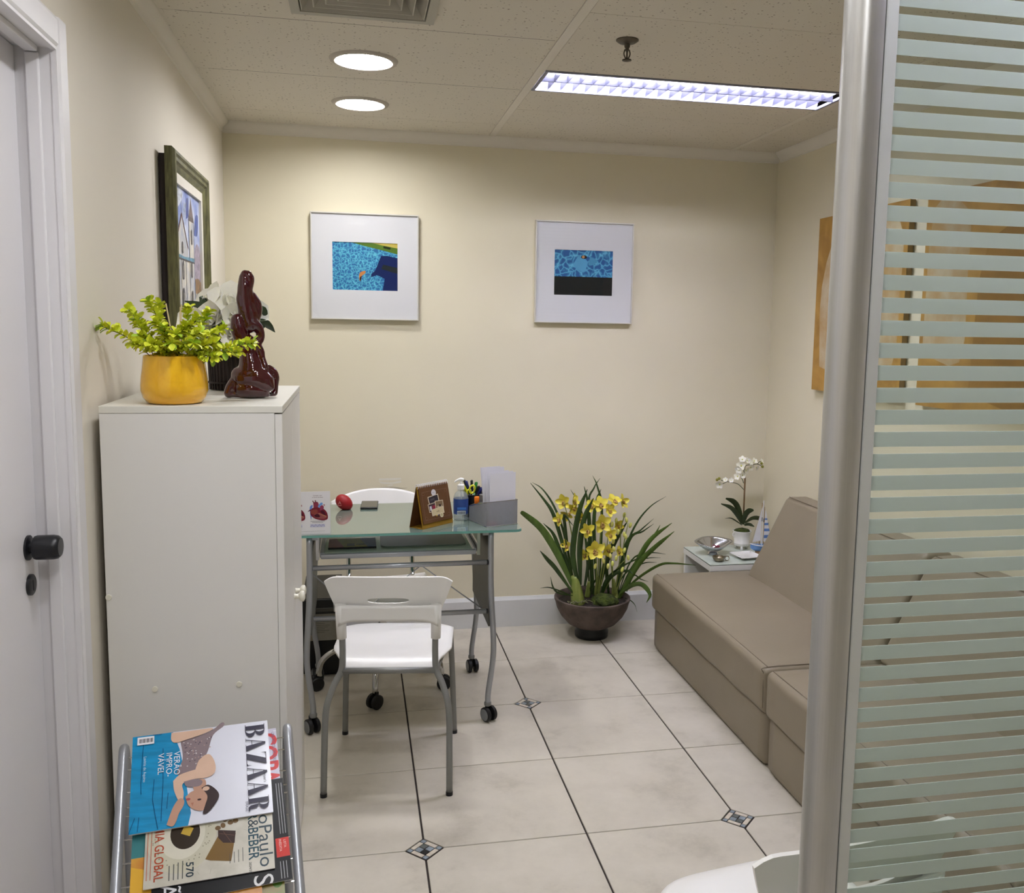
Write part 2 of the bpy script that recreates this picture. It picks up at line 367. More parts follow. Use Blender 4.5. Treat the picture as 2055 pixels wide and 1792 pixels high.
class Print:
    """flat print: coloured shapes laid on a surface (one mesh, one slot per ink)"""
    def __init__(s, O, ex, ey, rough=.45, step=.00012):
        s.O, s.ex, s.ey = Vector(O), Vector(ex).normalized(), Vector(ey).normalized(); s.n = s.ex.cross(s.ey).normalized()
        s.v, s.f, s.mi, s.mats, s.rough, s.step, s.layer = [], [], [], [], rough, step, 1
    def _m(s, c):
        m_ = c if isinstance(c, bpy.types.Material) else pcol(c, s.rough)
        if m_ not in s.mats: s.mats.append(m_)
        return s.mats.index(m_)
    def poly(s, pts, c, layer=None):
        l = s.layer if layer is None else layer; i = len(s.v)
        for p in pts: s.v.append(s.O+s.ex*p[0]+s.ey*p[1]+s.n*(s.step*l))
        s.f.append(list(range(i, i+len(pts)))); s.mi.append(s._m(c))
        if layer is None: s.layer += .25
    def rect(s, x0, y0, x1, y1, c, layer=None): s.poly([(x0, y0), (x1, y0), (x1, y1), (x0, y1)], c, layer)
    def line(s, pts, w_, c, layer=None):
        for a, b in zip(pts, pts[1:]):
            a, b = Vector(a).to_2d(), Vector(b).to_2d(); d = b-a
            if d.length < 1e-9: continue
            n_ = Vector((-d.y, d.x)).normalized()*w_/2; s.poly([a-n_, b-n_, b+n_, a+n_], c, s.layer if layer is None else layer)
        if layer is None: s.layer += .25
    def disc(s, x, y, rx, ry, c, n=24, rot=0, layer=None):
        s.poly([(x+rx*math.cos(a)*math.cos(rot)-ry*math.sin(a)*math.sin(rot), y+rx*math.cos(a)*math.sin(rot)+ry*math.sin(a)*math.cos(rot)) for a in [2*math.pi*k/n for k in range(n)]], c, layer)
    def blob(s, pts, c, n=5, layer=None):
        P = spline([Vector((p[0], p[1], 0)) for p in list(pts)+[pts[0]]], n)[:-1]; s.poly([(p.x, p.y) for p in P], c, layer)
    def text(s, st, x, y, h, c, rot=0, width=None, bold=0, align='LEFT', layer=None):
        cu = bpy.data.curves.new('t', 'FONT'); cu.body = st; cu.size = 1; cu.offset = bold; cu.resolution_u = 3; cu.align_x = align
        o = bpy.data.objects.new('t', cu); C.objects.link(o)
        me = bpy.data.meshes.new_from_object(o.evaluated_get(bpy.context.evaluated_depsgraph_get())); bpy.data.objects.remove(o)
        if not me.vertices: return
        xs = [v.co.x for v in me.vertices]; sx = (width/(max(xs)-min(xs))) if width else h/.72; sy = h/.72
        l = s.layer if layer is None else layer; i = len(s.v); ca, sa = math.cos(rot), math.sin(rot)
        for v in me.vertices:
            px, py = v.co.x*sx, v.co.y*sy
            s.v.append(s.O+s.ex*(x+px*ca-py*sa)+s.ey*(y+px*sa+py*ca)+s.n*(s.step*l))
        k = s._m(c)
        for p in me.polygons: s.f.append([i+a for a in p.vertices]); s.mi.append(k)
        bpy.data.meshes.remove(me)
        if layer is None: s.layer += .25
    def build(s, name, parent):
        me = bpy.data.meshes.new(name); me.from_pydata([tuple(v) for v in s.v], [], s.f)
        for m_ in s.mats: me.materials.append(m_)
        me.polygons.foreach_set('material_index', s.mi); me.update()
        return link(name, me, None, parent)
def struct(name, bm, m, smooth=None):
    o = obj(name, bm, m, None, smooth); o['kind'] = 'structure'; return o
def dup(root, loc, rz, label):
    r_ = root.copy(); C.objects.link(r_); r_.location = loc; r_.rotation_euler = (0, 0, rz); r_['label'] = label
    def rec(src, dst):
        for ch in list(src.children):
            c_ = ch.copy(); C.objects.link(c_); c_.parent = dst; rec(ch, c_)
    rec(root, r_); return r_

# ================================================================ THE ROOM
XL, XR, YB, YF, H = -.788, 1.978, 1.987, -4.3, 2.4687
# ---- floor: dark grout bed, separate tiles with clipped corners, mosaic insets
floor = struct('floor', B(XL-.02, XR+.02, YF-.02, YB+.02, -.06, -.004), M['grout'])
def inset(i, j):      # insets sit on a staggered lattice of tile corners
    return (j % 2 == 0) and ((i - (j//2)) % 2 == 0)
_tm = {}
CUT = .058
for i in range(-2, 5):
    for j in range(-9, 4):
        x0, x1, y0, y1 = i*.5+.003, i*.5+.497, j*.5+.002, j*.5+.498
        x0, x1, y0, y1 = max(x0, XL), min(x1, XR), max(y0, YF), min(y1, YB)
        if x1-x0 < .02 or y1-y0 < .02: continue
        cx_, cy_ = i*.5+.25, j*.5+.25; poly = []
        for (a, b_, px, py) in ((i, j, x0, y0), (i+1, j, x1, y0), (i+1, j+1, x1, y1), (i, j+1, x0, y1)):
            if inset(a, b_) and abs(px-a*.5) < .01 and abs(py-b_*.5) < .01:
                gx, gy = a*.5, b_*.5; sx = 1 if cx_ > gx else -1; sy = 1 if cy_ > gy else -1
                p1, p2 = (gx+sx*CUT, py), (px, gy+sy*CUT)
                poly += [p2, p1] if (sx*sy > 0) else [p1, p2]
            else: poly.append((px, py))
        bm = Pr([(p[0]-cx_, p[1]-cy_) for p in poly], (0, 0, .008), ex=(1, 0, 0), ey=(0, 1, 0), bev=.0012, seg=1)
        o = obj('floor_tile', bm, M['tile'], floor, loc=(cx_, cy_, -.008))
def mosaic(gx, gy, mats):
    k = .7071
    base = obj('mosaic_inset', Pr([(-.057, 0), (0, -.057), (.057, 0), (0, .057)], (0, 0, .004), ex=(1, 0, 0), ey=(0, 1, 0)), M['grout'], floor, loc=(gx, gy, -.006))
    s, g, cw = .0385, .0015, .0165   # half side, joint, corner width
    cells = []
    for a in (-1, 1):
        for b_ in (-1, 1):
            cells.append((a*(s-cw/2), b_*(s-cw/2), cw/2-g, cw/2-g, 'mos_blue'))
            cells.append((a*(s-cw)/2, b_*(s-cw)/2, (s-cw)/2-g, (s-cw)/2-g, mats[(a > 0)*2+(b_ > 0)]))
        cells.append((a*(s-cw/2), 0, cw/2-g, s-cw-g, 'mos_cream')); cells.append((0, a*(s-cw/2), s-cw-g, cw/2-g, 'mos_cream'))
    for (a, b_, ha, hb_, m_) in cells:
        bm = Pr([(a-ha, b_-hb_), (a+ha, b_-hb_), (a+ha, b_+hb_), (a-ha, b_+hb_)], (0, 0, .005), ex=(k, k, 0), ey=(-k, k, 0), O=(0, 0, 0))
        p = obj('mosaic_piece', bm, M[m_]); p.parent = base; p.location = (0, 0, .001)
for i in range(-1, 4):
    for j in range(-8, 4):
        if inset(i, j) and XL+.06 < i*.5 < XR-.06 and YF+.06 < j*.5 < YB-.06:
            mosaic(i*.5, j*.5, ('mos_black', 'mos_blue', 'mos_blue', 'mos_grey') if (i+j) % 4 == 0 else ('mos_grey', 'mos_blue', 'mos_blue', 'mos_grey'))

# ---- walls
wall_back = struct('wall_back', B(XL-.12, XR+.12, YB, YB+.12, -.06, H+.14), M['wall'])
struct('wall_right', B(XR, XR+.12, YF-.12, YB, -.06, H+.14), M['wall'])
struct('wall_front', B(XL-.12, XR+.12, YF-.12, YF, -.06, H+.14), M['wall'])
DJ0, DJ1, DTOP = -1.36, -.515, 2.10        # door opening (far jamb at -.515)
bm = nb(); box(bm, XL-.16, XL, YF, DJ0, -.06, H+.14); box(bm, XL-.16, XL, DJ1, YB, -.06, H+.14); box(bm, XL-.16, XL, DJ0, DJ1, DTOP, H+.14)
wl = struct('wall_left', bm, M['wall_l'])
struct('wall_outer', B(XL-.30, XL-.28, YF, YB, -.06, H+.14), M['wall_l'])
# repaired paint patches on the back wall, above the chair behind the desk
pp = Print((0, YB, 0), (1, 0, 0), (0, 0, 1), .7, .0003)
def wp(u, v): q = at(u, v, YB); return (q.x, q.z)
pcw, pcg = mat('patch_paint_white', (226, 222, 208), .7, vary=(40, .05)), mat('patch_smudge_grey', (186, 178, 156), .8, vary=(60, .1))
pp.poly([wp(*q) for q in ((762, 960), (805, 959), (805, 962), (795, 963), (762, 964), (760, 962))], pcw)
pp.blob([wp(*q) for q in ((760, 965), (768, 967), (786, 968), (796, 966), (805, 965), (804, 968), (795, 970), (780, 971), (765, 970))], pcw)
pp.blob([wp(*q) for q in ((752, 981), (765, 978), (790, 977), (806, 979), (818, 979), (800, 982), (778, 983), (762, 982))], pcg)
pp.blob([wp(*q) for q in ((776, 975), (786, 972), (788, 974), (780, 976))], pcw)
pp.build('paint_patch', wall_back)
# ---- skirting
def skirt(name, bm): struct(name, bm, M['base'])
prof = [(0, 0), (.016, 0), (.016, .140), (.010, .150), (.006, .1575), (0, .1575)]
skirt('baseboard_back', Pr([(-p[0], p[1]) for p in prof], (XR-XL, 0, 0), O=(XL, YB, 0), ex=(0, 1, 0), ey=(0, 0, 1)))
skirt('baseboard_left', Pr(prof, (0, YB-.017-(DJ1+.07), 0), O=(XL, DJ1+.07, 0), ex=(1, 0, 0), ey=(0, 0, 1)))
skirt('baseboard_right', Pr([(-p[0], p[1]) for p in prof], (0, YB-.017-YF, 0), O=(XR, YF, 0), ex=(1, 0, 0), ey=(0, 0, 1)))
# ---- ceiling: void above, panels and bars
ceiling = struct('ceiling', B(XL-.1, XR+.1, YF-.1, YB+.1, H+.14, H+.2), M['gap'])
cr = [(0, 0), (.034, 0), (.032, -.012), (.018, -.026), (.010, -.034), (.008, -.048), (0, -.050)]
struct('trim_1', Pr([(-p[0], p[1]) for p in cr], (XR-XL, 0, 0), O=(XL, YB, H), ex=(0, 1, 0), ey=(0, 0, 1)), M['crown'], 40)
struct('trim_2', Pr(cr, (0, YB-.036-YF, 0), O=(XL, YF, H), ex=(1, 0, 0), ey=(0, 0, 1)), M['crown'], 40)
struct('trim_3', Pr([(-p[0], p[1]) for p in cr], (0, YB-.036-YF, 0), O=(XR, YF, H), ex=(1, 0, 0), ey=(0, 0, 1)), M['crown'], 40)
xr1a, xr1b, xr2a, xr2b = .449, .481, 1.694, 1.720
for a, b_ in ((xr1a, xr1b), (xr2a, xr2b)):
    obj('ceiling_bar', B(a, b_, YF, YB-.03, H-.002, H+.012, .001, 1), M['runner'], ceiling)
DL = [(-.157, .792), (-.165, 1.447), (-.16, -.84), (-.16, -1.48), (-.16, -2.30)]       # downlights
DIFF = (-.162, .105)
TR = [(.752, 1.037), (-1.815, -1.53)]                                     # troffer rows (y0, y1) in the right column
def panel(x0, x1, y0, y1, hole=None):
    g = .0014; x0 += g; x1 -= g; y0 += g; y1 -= g
    cx_, cy_ = (x0+x1)/2, (y0+y1)/2
    if hole is None: bm = B(x0-cx_, x1-cx_, y0-cy_, y1-cy_, 0, .012)
    else:
        bm = nb(); hx, hy, hr = hole[0]-cx_, hole[1]-cy_, hole[2]; n = 48; outer, inner = [], []
        for k in range(n):
            a = 2*math.pi*k/n; dx, dy = math.cos(a), math.sin(a)
            if hole[3] == 'sq': s_ = hr/max(abs(dx), abs(dy))
            else: s_ = hr
            inner.append(bm.verts.new((hx+dx*s_, hy+dy*s_, 0)))
            tx = ((x1-cx_) if dx > 0 else (x0-cx_))-hx; ty = ((y1-cy_) if dy > 0 else (y0-cy_))-hy
            t_ = min(tx/dx if abs(dx) > 1e-9 else 9, ty/dy if abs(dy) > 1e-9 else 9); outer.append([hx+dx*t_, hy+dy*t_])
        for (qx, qy) in ((x0-cx_, y0-cy_), (x1-cx_, y0-cy_), (x1-cx_, y1-cy_), (x0-cx_, y1-cy_)):
            k = min(range(n), key=lambda q: (outer[q][0]-qx)**2+(outer[q][1]-qy)**2); outer[k] = [qx, qy]
        ov = [bm.verts.new((p[0], p[1], 0)) for p in outer]
        for k in range(n): bm.faces.new((inner[k], inner[(k+1) % n], ov[(k+1) % n], ov[k]))
        bmesh.ops.recalc_face_normals(bm, faces=bm.faces)
        for f in bm.faces:
            if f.normal.z > 0: f.normal_flip()
    obj('ceiling_panel', bm, M['panel'], ceiling, loc=(cx_, cy_, H))
ly = [1.694-.644*k for k in range(0, 10)]
edges_l = [YB-.032]+ly
for y1, y0 in zip(edges_l, edges_l[1:]):
    y0 = max(y0, YF)
    if y1-y0 < .05: continue
    hole = None
    for (dx, dy) in DL:
        if y0 < dy < y1: hole = (dx, dy, .102, 'c')
    if y0 < DIFF[1] < y1: hole = (DIFF[0], DIFF[1], .195, 'sq')
    panel(XL+.032, xr1a, y0, y1, hole)
er = [YB-.032, 1.373, 1.037, .752, .119, -.525, -1.169, -1.53, -1.815, -2.46, -3.10, -3.74, YF]
for y1, y0 in zip(er, er[1:]):
    if any(abs(y0-a) < .01 and abs(y1-b_) < .01 for a, b_ in TR): continue
    panel(xr1b, xr2a, y0, y1)
es = [YB-.032, 1.655, 1.036, .41, -.21, -.83, -1.45, -2.07, -2.69, -3.31, -3.93, YF]
for y1, y0 in zip(es, es[1:]): panel(xr2b, XR-.032, y0, y1)

# ---- door on the left wall
d = bpy.data.objects.new('door_1', None); C.objects.link(d); d.location = (XL-.09, DJ1, 0); d['kind'] = 'structure'
JX = -.855      # plane of the door leaf
obj('door_leaf', B(JX-.035, JX, DJ0+.003, DJ1-.003, .008, DTOP-.002, .001, 1), M['door'], d)
bm = nb(); box(bm, XL-.16, XL+.002, DJ1-.0005, DJ1+.02, 0, DTOP+.02); box(bm, XL-.16, XL+.002, DJ0-.02, DJ0+.0005, 0, DTOP+.02); box(bm, XL-.16, XL+.002, DJ0, DJ1-.0006, DTOP-.0008, DTOP+.02)
obj('jamb', bm, M['trimwhite'], d)
obj('door_stop', B(JX+.02, JX+.046, DJ1-.009, DJ1, 0, DTOP-.012, .003, 2), M['trimwhite'], d)
obj('door_stop', B(JX+.02, JX+.046, DJ0, DJ1-.009, DTOP-.012, DTOP, .003, 2), M['trimwhite'], d)
cs = [(0, 0), (.067, 0), (.067, .010), (.058, .015), (.012, .015), (.006, .011), (0, .011)]
obj('casing', Pr(cs, (0, 0, DTOP+.062), O=(XL, DJ1-.002, 0), ex=(0, 1, 0), ey=(1, 0, 0)), M['trimwhite'], d)
obj('casing', Pr([(-p[0], p[1]) for p in cs], (0, 0, DTOP+.062), O=(XL, DJ0+.002, 0), ex=(0, 1, 0), ey=(1, 0, 0)), M['trimwhite'], d)
obj('casing', Pr(cs, (0, DJ1-DJ0, 0), O=(XL, DJ0, DTOP-.004), ex=(0, 0, 1), ey=(1, 0, 0)), M['trimwhite'], d)
kz, ky = 1.091, DJ1-.062
kn = obj('door_knob', Lt([(0, 0), (.026, 0), (.026, .004), (.012, .006), (.012, .012), (.024, .014), (.0255, .018), (.0255, .05), (.024, .058), (.019, .063), (0, .064)], (JX, ky, kz), 28, axis='x'), M['blackpl'], d, 40)
ke = obj('keyhole_plate', Lt([(0, 0), (.022, 0), (.022, .006), (.019, .008), (0, .008)], (JX, ky, kz-.078), 24, axis='x'), M['blackpl'], d, 40)
obj('keyhole', B(JX+.0078, JX+.0086, ky-.003, ky+.003, kz-.09, kz-.068, .001, 1), M['pcblack'], ke)

# ---- recessed downlights
def downlight(x, y, label):
    t = thing('downlight', label, 'ceiling light', (x, y, H), 0, 'round recessed downlights in the ceiling panels')
    obj('trim_ring', Lt([(.094, -.001), (.100, -.009), (.114, -.007), (.119, 0), (.112, .004), (.094, .004)], (x, y, H), 48, cap=False), M['dl_ring'], t, 50)
    obj('reflector', Lt([(.094, -.001), (.086, .03), (.078, .05)], (x, y, H), 48, cap=False), M['dl_reflect'], t, 60)
    obj('lamp_lens', Lt([(0, .012), (.05, .013), (.089, .018), (.089, .024), (0, .024)], (x, y, H), 48), M['lamp'], t, 50)
    obj('can', Lt([(.100, .004), (.100, .09), (0, .09)], (x, y, H), 24, cap=False), M['diffuser'], t)
downlight(*DL[0], 'round recessed downlight nearer the air diffuser')
downlight(*DL[1], 'round recessed downlight nearer the back wall')
downlight(*DL[2], 'round recessed downlight over the cabinet end of the doorway, out of the photo'); downlight(*DL[3], 'round recessed downlight level with the glass partition, out of the photo'); downlight(*DL[4], 'round recessed downlight above the camera, out of the photo')
# ---- louvred fluorescent fittings
def troffer(y0, y1, label):
    x0, x1 = xr1b+.002, xr2a-.002; y0 += .002; y1 -= .002
    t = thing('fluorescent_fitting', label, 'ceiling light', ((x0+x1)/2, (y0+y1)/2, H), 0, 'louvred fluorescent ceiling fittings')
    bm = nb()
    for a in ((x0, x1, y0, y0+.012), (x0, x1, y1-.012, y1), (x0, x0+.012, y0+.012, y1-.012), (x1-.012, x1, y0+.012, y1-.012)): box(bm, *a, H-.004, H+.006)
    obj('frame', bm, M['louvre'], t)
    bm = nb(); za, zb = H+.006, H+.085
    prism(bm, [(y0+.012, za), (y0+.05, zb), (y1-.05, zb), (y1-.012, za), (y1-.010, za), (y1-.048, zb+.002), (y0+.048, zb+.002), (y0+.010, za)], (x1-x0-.02, 0, 0), O=(x0+.01, 0, 0), ex=(0, 1, 0), ey=(0, 0, 1))
    obj('reflector', bm, M['louvre'], t)
    for yy in (y0+.095, y1-.095): obj('fluorescent_tube', T([(x0+.03, yy, H+.058), (x1-.03, yy, H+.058)], .013, 12), M['tube'], t, 60)
    n = 24; dx = (x1-x0-.024)/n
    base = None
    for k in range(1, n):
        X = x0+.012+k*dx; poly = [(y0+.012, H-.002), (y1-.012, H-.002), (y1-.03, H+.034), ((y0+y1)/2+.02, H+.022), ((y0+y1)/2-.02, H+.022), (y0+.03, H+.034)]
        if base is None:
            bm = nb(); prism(bm, poly, (.0016, 0, 0), O=(0, 0, 0), ex=(0, 1, 0), ey=(0, 0, 1)); o = obj('louvre_blade', bm, M['blade'], t); base = o.data; o.location = (X, 0, 0)
        else: link('louvre_blade', base, None, t, loc=(X, 0, 0))
    obj('centre_rail', B(x0+.012, x1-.012, (y0+y1)/2-.004, (y0+y1)/2+.004, H-.002, H+.03), M['blade'], t)
troffer(*TR[0], 'long louvred fluorescent light above the sofa'); troffer(*TR[1], 'long louvred fluorescent light on the camera side, out of the photo')
# ---- square air diffuser
t = thing('air_diffuser', 'square grey metal ceiling air diffuser with nested louvre rings', 'air vent', (DIFF[0], DIFF[1], H))
def ring(a, b_, za, zb, th):  # square funnel ring: half sizes a (low) .. b (high)
    bm = nb(); q = []
    for hs, z in ((a, za), (b_, zb), (b_-th, zb), (a-th, za)): q.append([bm.verts.new((DIFF[0]+sx*hs, DIFF[1]+sy*hs, z)) for sx, sy in ((-1, -1), (1, -1), (1, 1), (-1, 1))])
    for k in range(4):
        A_, B_ = q[k], q[(k+1) % 4]
        for i in range(4): bm.faces.new((A_[i], A_[(i+1) % 4], B_[(i+1) % 4], B_[i]))
    bmesh.ops.recalc_face_normals(bm, faces=bm.faces); return bm
obj('frame', ring(.208, .205, H-.012, H+.002, .026), M['diffuser'], t)
for k, a in enumerate((.178, .143, .108, .073)): obj('louvre_ring', ring(a, a-.030, H-.010, H+.030, .003), M['diffuser'], t)
obj('core', B(DIFF[0]-.036, DIFF[0]+.036, DIFF[1]-.036, DIFF[1]+.036, H-.006, H+.004), M['diffuser'], t)
obj('plenum', B(DIFF[0]-.19, DIFF[0]+.19, DIFF[1]-.19, DIFF[1]+.19, H+.055, H+.06), M['gap'], t)
# ---- sprinkler
sx_, sy_ = .662, .338
t = thing('fire_sprinkler', 'small dark metal fire sprinkler hanging from the ceiling panel', 'sprinkler', (sx_, sy_, H))
obj('escutcheon', Lt([(.036, .0), (.036, -.003), (.026, -.010), (.011, -.013), (0, -.013)], (sx_, sy_, H), 28), M['darkmetal'], t, 40)
obj('stem', Lt([(.009, -.012), (.009, -.022), (.006, -.026), (.006, -.034), (0, -.034)], (sx_, sy_, H), 16), M['darkmetal'], t, 40)
bm = nb()
for s in (-1, 1): tube(bm, spline([(sx_+s*.007, sy_, H-.03), (sx_+s*.010, sy_, H-.044), (sx_+s*.003, sy_, H-.06)], 4), .0022, 6)
tube(bm, [(sx_, sy_, H-.034), (sx_, sy_, H-.06)], .003, 8)
obj('frame_arms', bm, M['darkmetal'], t, 40)
obj('deflector', Lt([(0, -.060), (.015, -.061), (.015, -.064), (.004, -.067), (0, -.067)], (sx_, sy_, H), 20), M['darkmetal'], t, 40)

# ---- glass partition beside the doorway
GY = -1.5
t = thing('glass_partition', 'glass partition with frosted horizontal stripes and a rounded aluminium end post', 'partition', (.45, GY, 0))
P_ = []
for k in range(20):      # soft D-shaped hollow post with two lobes
    a = math.pi*(.5+k/19); P_.append((.433+.0225*math.cos(a), .029*math.sin(a)))
P_ += [(.441, -.029), (.447, -.027), (.451, -.021), (.4515, -.010), (.4515, .010), (.451, .021), (.447, .027), (.441, .029)]
obj('post', Pr(P_, (0, 0, H), O=(0, GY, 0), ex=(1, 0, 0), ey=(0, 1, 0)), M['alu'], t, 35)
obj('edge_strip', B(.4525, .4690, GY-.022, GY+.011, 0, H, .001, 1), M['aluflat'], t)
obj('floor_channel', B(.4690, XR, GY-.012, GY+.012, 0, .03, .001, 1), M['aluflat'], t)
obj('glass_pane', B(.4690, XR-.002, GY-.004, GY+.004, .03, H-.002), M['pane'], t)
base = None; k0 = -27
for k in range(k0, 56):
    zt = .843+k*.0294
    if zt > H-.01 or zt-.0198 < .035: continue
    if base is None:
        o = obj('frosted_stripe', B(.4695, XR-.003, GY-.0052, GY-.0042, -.0199, 0), M['frost'], t); base = o.data; o.location = (0, 0, zt)
    else: link('frosted_stripe', base, None, t, loc=(0, 0, zt))

# ================================================================ LARGE FURNITURE
# ---- white cabinet
cx0, cx1, cy0, cy1, cz1 = -.768, -.364, -.345, .36, 1.362
t = thing('cabinet', 'tall white two-door cabinet against the left wall', 'cabinet', (-.566, .0, 0))
obj('side_panel', B(cx0, cx1-.018, cy0, cy0+.016, .0, cz1-.017), M['cab'], t)
obj('side_panel', B(cx0, cx1-.018, cy1-.016, cy1, .0, cz1-.017), M['cab'], t)
obj('back_panel', B(cx0, cx0+.006, cy0+.016, cy1-.016, .03, cz1-.017), M['cab'], t)
obj('plinth', B(cx0+.006, cx1-.035, cy0+.016, cy1-.016, .0, .05), M['cab'], t)
obj('top_panel', B(cx0-.001, cx1+.001, cy0-.001, cy1+.001, cz1-.0165, cz1, .001, 1), M['cabedge'], t)
ym = (cy0+cy1)/2
for a, b_, kyy in ((cy0+.001, ym-.0015, ym-.028), (ym+.0015, cy1-.001, ym+.028)):
    dd = obj('door', B(cx1-.0175, cx1, a, b_, .035, cz1-.0195, .001, 1), M['cab'], t)
    obj('knob', Lt([(.008, 0), (.0065, .004), (.0065, .012), (.013, .016), (.0155, .021), (.0145, .026), (.008, .029), (0, .03)], (cx1, kyy, .80), 20, axis='x'), M['cap'], dd, 40)
for u, v in ((480, 1373), (311, 1383), (218, 1199)):
    q = at(u, v, cy0); obj('screw_cap', Lt([(0, -.0025), (.0065, -.002), (.0072, 0)], q, 16, axis='y'), M['cap'], t, 40)

# ---- sofa: two upholstered modules with leaning back cushions
def sofa(name, label, y0, y1, by0, by1):
    t = thing(name, label, 'sofa', (1.6, (y0+y1)/2, 0), 0, 'taupe leather sofa modules along the right wall')
    obj('base', rbox(nb(), 1.228, 1.955, y0+.004, y1-.012, .004, .205, .018, 8), M['leather'], t, 40)
    st = obj('seat_cushion', rbox(nb(), 1.214, 1.90, y0, y1, .195, .370, .026, 24, bulge=.026, wob=.004), M['leather'], t, 60)
    bm = nb()
    tube(bm, spline([(1.236, y0+.02, .3695), (1.236, y0+.3, .3715), (1.236, y1-.3, .3715), (1.236, y1-.02, .3695)], 6), .0018, 6)
    tube(bm, spline([(1.2195, y0+.012, .22), (1.2195, y0+.012, .34), (1.236, y0+.018, .3685), (1.50, y0+.016, .3705)], 5), .0016, 6)
    obj('seam', bm, M['leatherseam'], st)
    poly = [(1.640, .375), (1.832, .765), (1.945, .765), (1.955, .20), (1.70, .375)]
    bk = obj('backrest', Pr(poly, (0, by1-by0, 0), O=(0, by0, 0), ex=(1, 0, 0), ey=(0, 0, 1), bev=.024, seg=4), M['leather'], t, 50)
    bm = nb(); tube(bm, [(1.840, by0+.022, .764), (1.840, by1-.022, .764)], .0018, 6)
    obj('seam', bm, M['leatherseam'], bk)
sofa('sofa_module', 'taupe leather sofa module nearer the back wall and side table', .302, 1.572, .304, 1.43)
sofa('sofa_module', 'taupe leather sofa module nearer the glass partition', -.97, .294, -.96, .290)

# ---- white cafe chairs (same model twice)
def leg_tube(pts, r=.0108, n=6): return T(spline(pts, n), r, 12)
def make_chair():
    t = thing('side_chair', '', 'chair', (0, 0, 0), 0, 'white plastic chairs with grey tube legs')
    def seat(u, v):
        hw = .150+.055*min(1, v/.35)**.8 if v < .35 else .205-.0*(v-.35)
        e = max(0, (v-.86)/.14); hw *= (1-.16*e*e)
        y = -.140+.395*v*(1-.13*abs(u)**5)
        z = .424 + .020*v - .012*(1-u*u)*math.sin(math.pi*min(1, v*1.05)) - .026*e*e
        if v < .1: z -= .035*((.1-v)/.1)**1.5
        return Vector((u*hw, y, z))
    obj('seat', shell(nb(), seat, 20, 24, .008), M['chairwhite'], t, 50)
    def backf(u, v):
        hw = .152+.059*v**.75; k = abs(u)
        z = .576+.150*v
        if k > .8: z -= .016*((k-.8)/.2)**2*v
        return Vector((u*hw, -.128-.028*v-.028*(1-u*u), z + .006*(1-u*u)*v))
    cut = bpy.data.meshes.new('cut'); g = nb(); pts = []
    for k in range(28):
        a = 2*math.pi*k/28; pts.append((math.copysign(abs(math.cos(a))**.7, math.cos(a))*.069, .6480+.0095*math.copysign(abs(math.sin(a))**.7, math.sin(a))))
    prism(g, pts, (0, .25, 0), O=(0, -.30, 0), ex=(1, 0, 0), ey=(0, 0, 1)); g.to_mesh(cut); g.free(); co = bpy.data.objects.new('cut', cut); C.objects.link(co)
    bm = shell(nb(), backf, 28, 12, .008); bmesh.ops.recalc_face_normals(bm, faces=bm.faces)
    bk = evaluated('backrest', bm, [('BOOLEAN', dict(operation='DIFFERENCE', object=co, solver='EXACT'))], M['chairwhite'], t, smooth=False)
    bpy.data.objects.remove(co)
    def band(u, v):
        x = u*.165; z0 = .580-.022*u**6; z = z0+(.633-z0)*v
        return Vector((x, -.166-.004*v-.010*(1-u*u), z))
    obj('back_bracket', shell(nb(), band, 24, 5, .010), M['chairwhite'], t, 50)
    for s in (-1, 1):
        obj('back_socket', T([(s*.156, -.150, .514), (s*.157, -.155, .57), (s*.158, -.160, .633)], [.0165, .0175, .018], 14), M['chairwhite'], t, 50)
        l = obj('leg', leg_tube([(s*.207, -.234, .008), (s*.206, -.216, .15), (s*.202, -.196, .285), (s*.180, -.168, .358), (s*.158, -.150, .402), (s*.154, -.147, .46), (s*.155, -.151, .55)]), M['chairgrey'], t, 50)
        obj('foot_cap', Lt([(0, 0), (.0118, 0), (.0118, .012)], (s*.207, -.234, 0), 14), M['blackpl'], l, 40)
        l = obj('leg', leg_tube([(s*.207, .236, .008), (s*.200, .222, .23), (s*.192, .20, .412)]), M['chairgrey'], t, 50)
        obj('foot_cap', Lt([(0, 0), (.0118, 0), (.0118, .012)], (s*.207, .236, 0), 14), M['blackpl'], l, 40)
    bm = nb(); tube(bm, [(-.158, -.150, .400), (.158, -.150, .400)], .0105, 12)
    obj('rear_rail', bm, M['chairgrey'], t, 50)
    bm = nb()
    for s in (-1, 1): tube(bm, [(s*.158, -.150, .400), (s*.19, .20, .412)], .009, 10)
    tube(bm, [(-.19, .20, .412), (.19, .20, .412)], .009, 10)
    obj('seat_rail', bm, M['chairgrey'], t, 50)
    return t
ch = make_chair()
ch['label'] = 'white plastic chair with grey legs pulled up to the glass desk'
dup(ch, (.609, -1.134, 0), R(8.7), 'white plastic chair behind the striped glass partition')
ch.location = (-.068, .567, 0); ch.rotation_euler = (0, 0, R(-8.0))

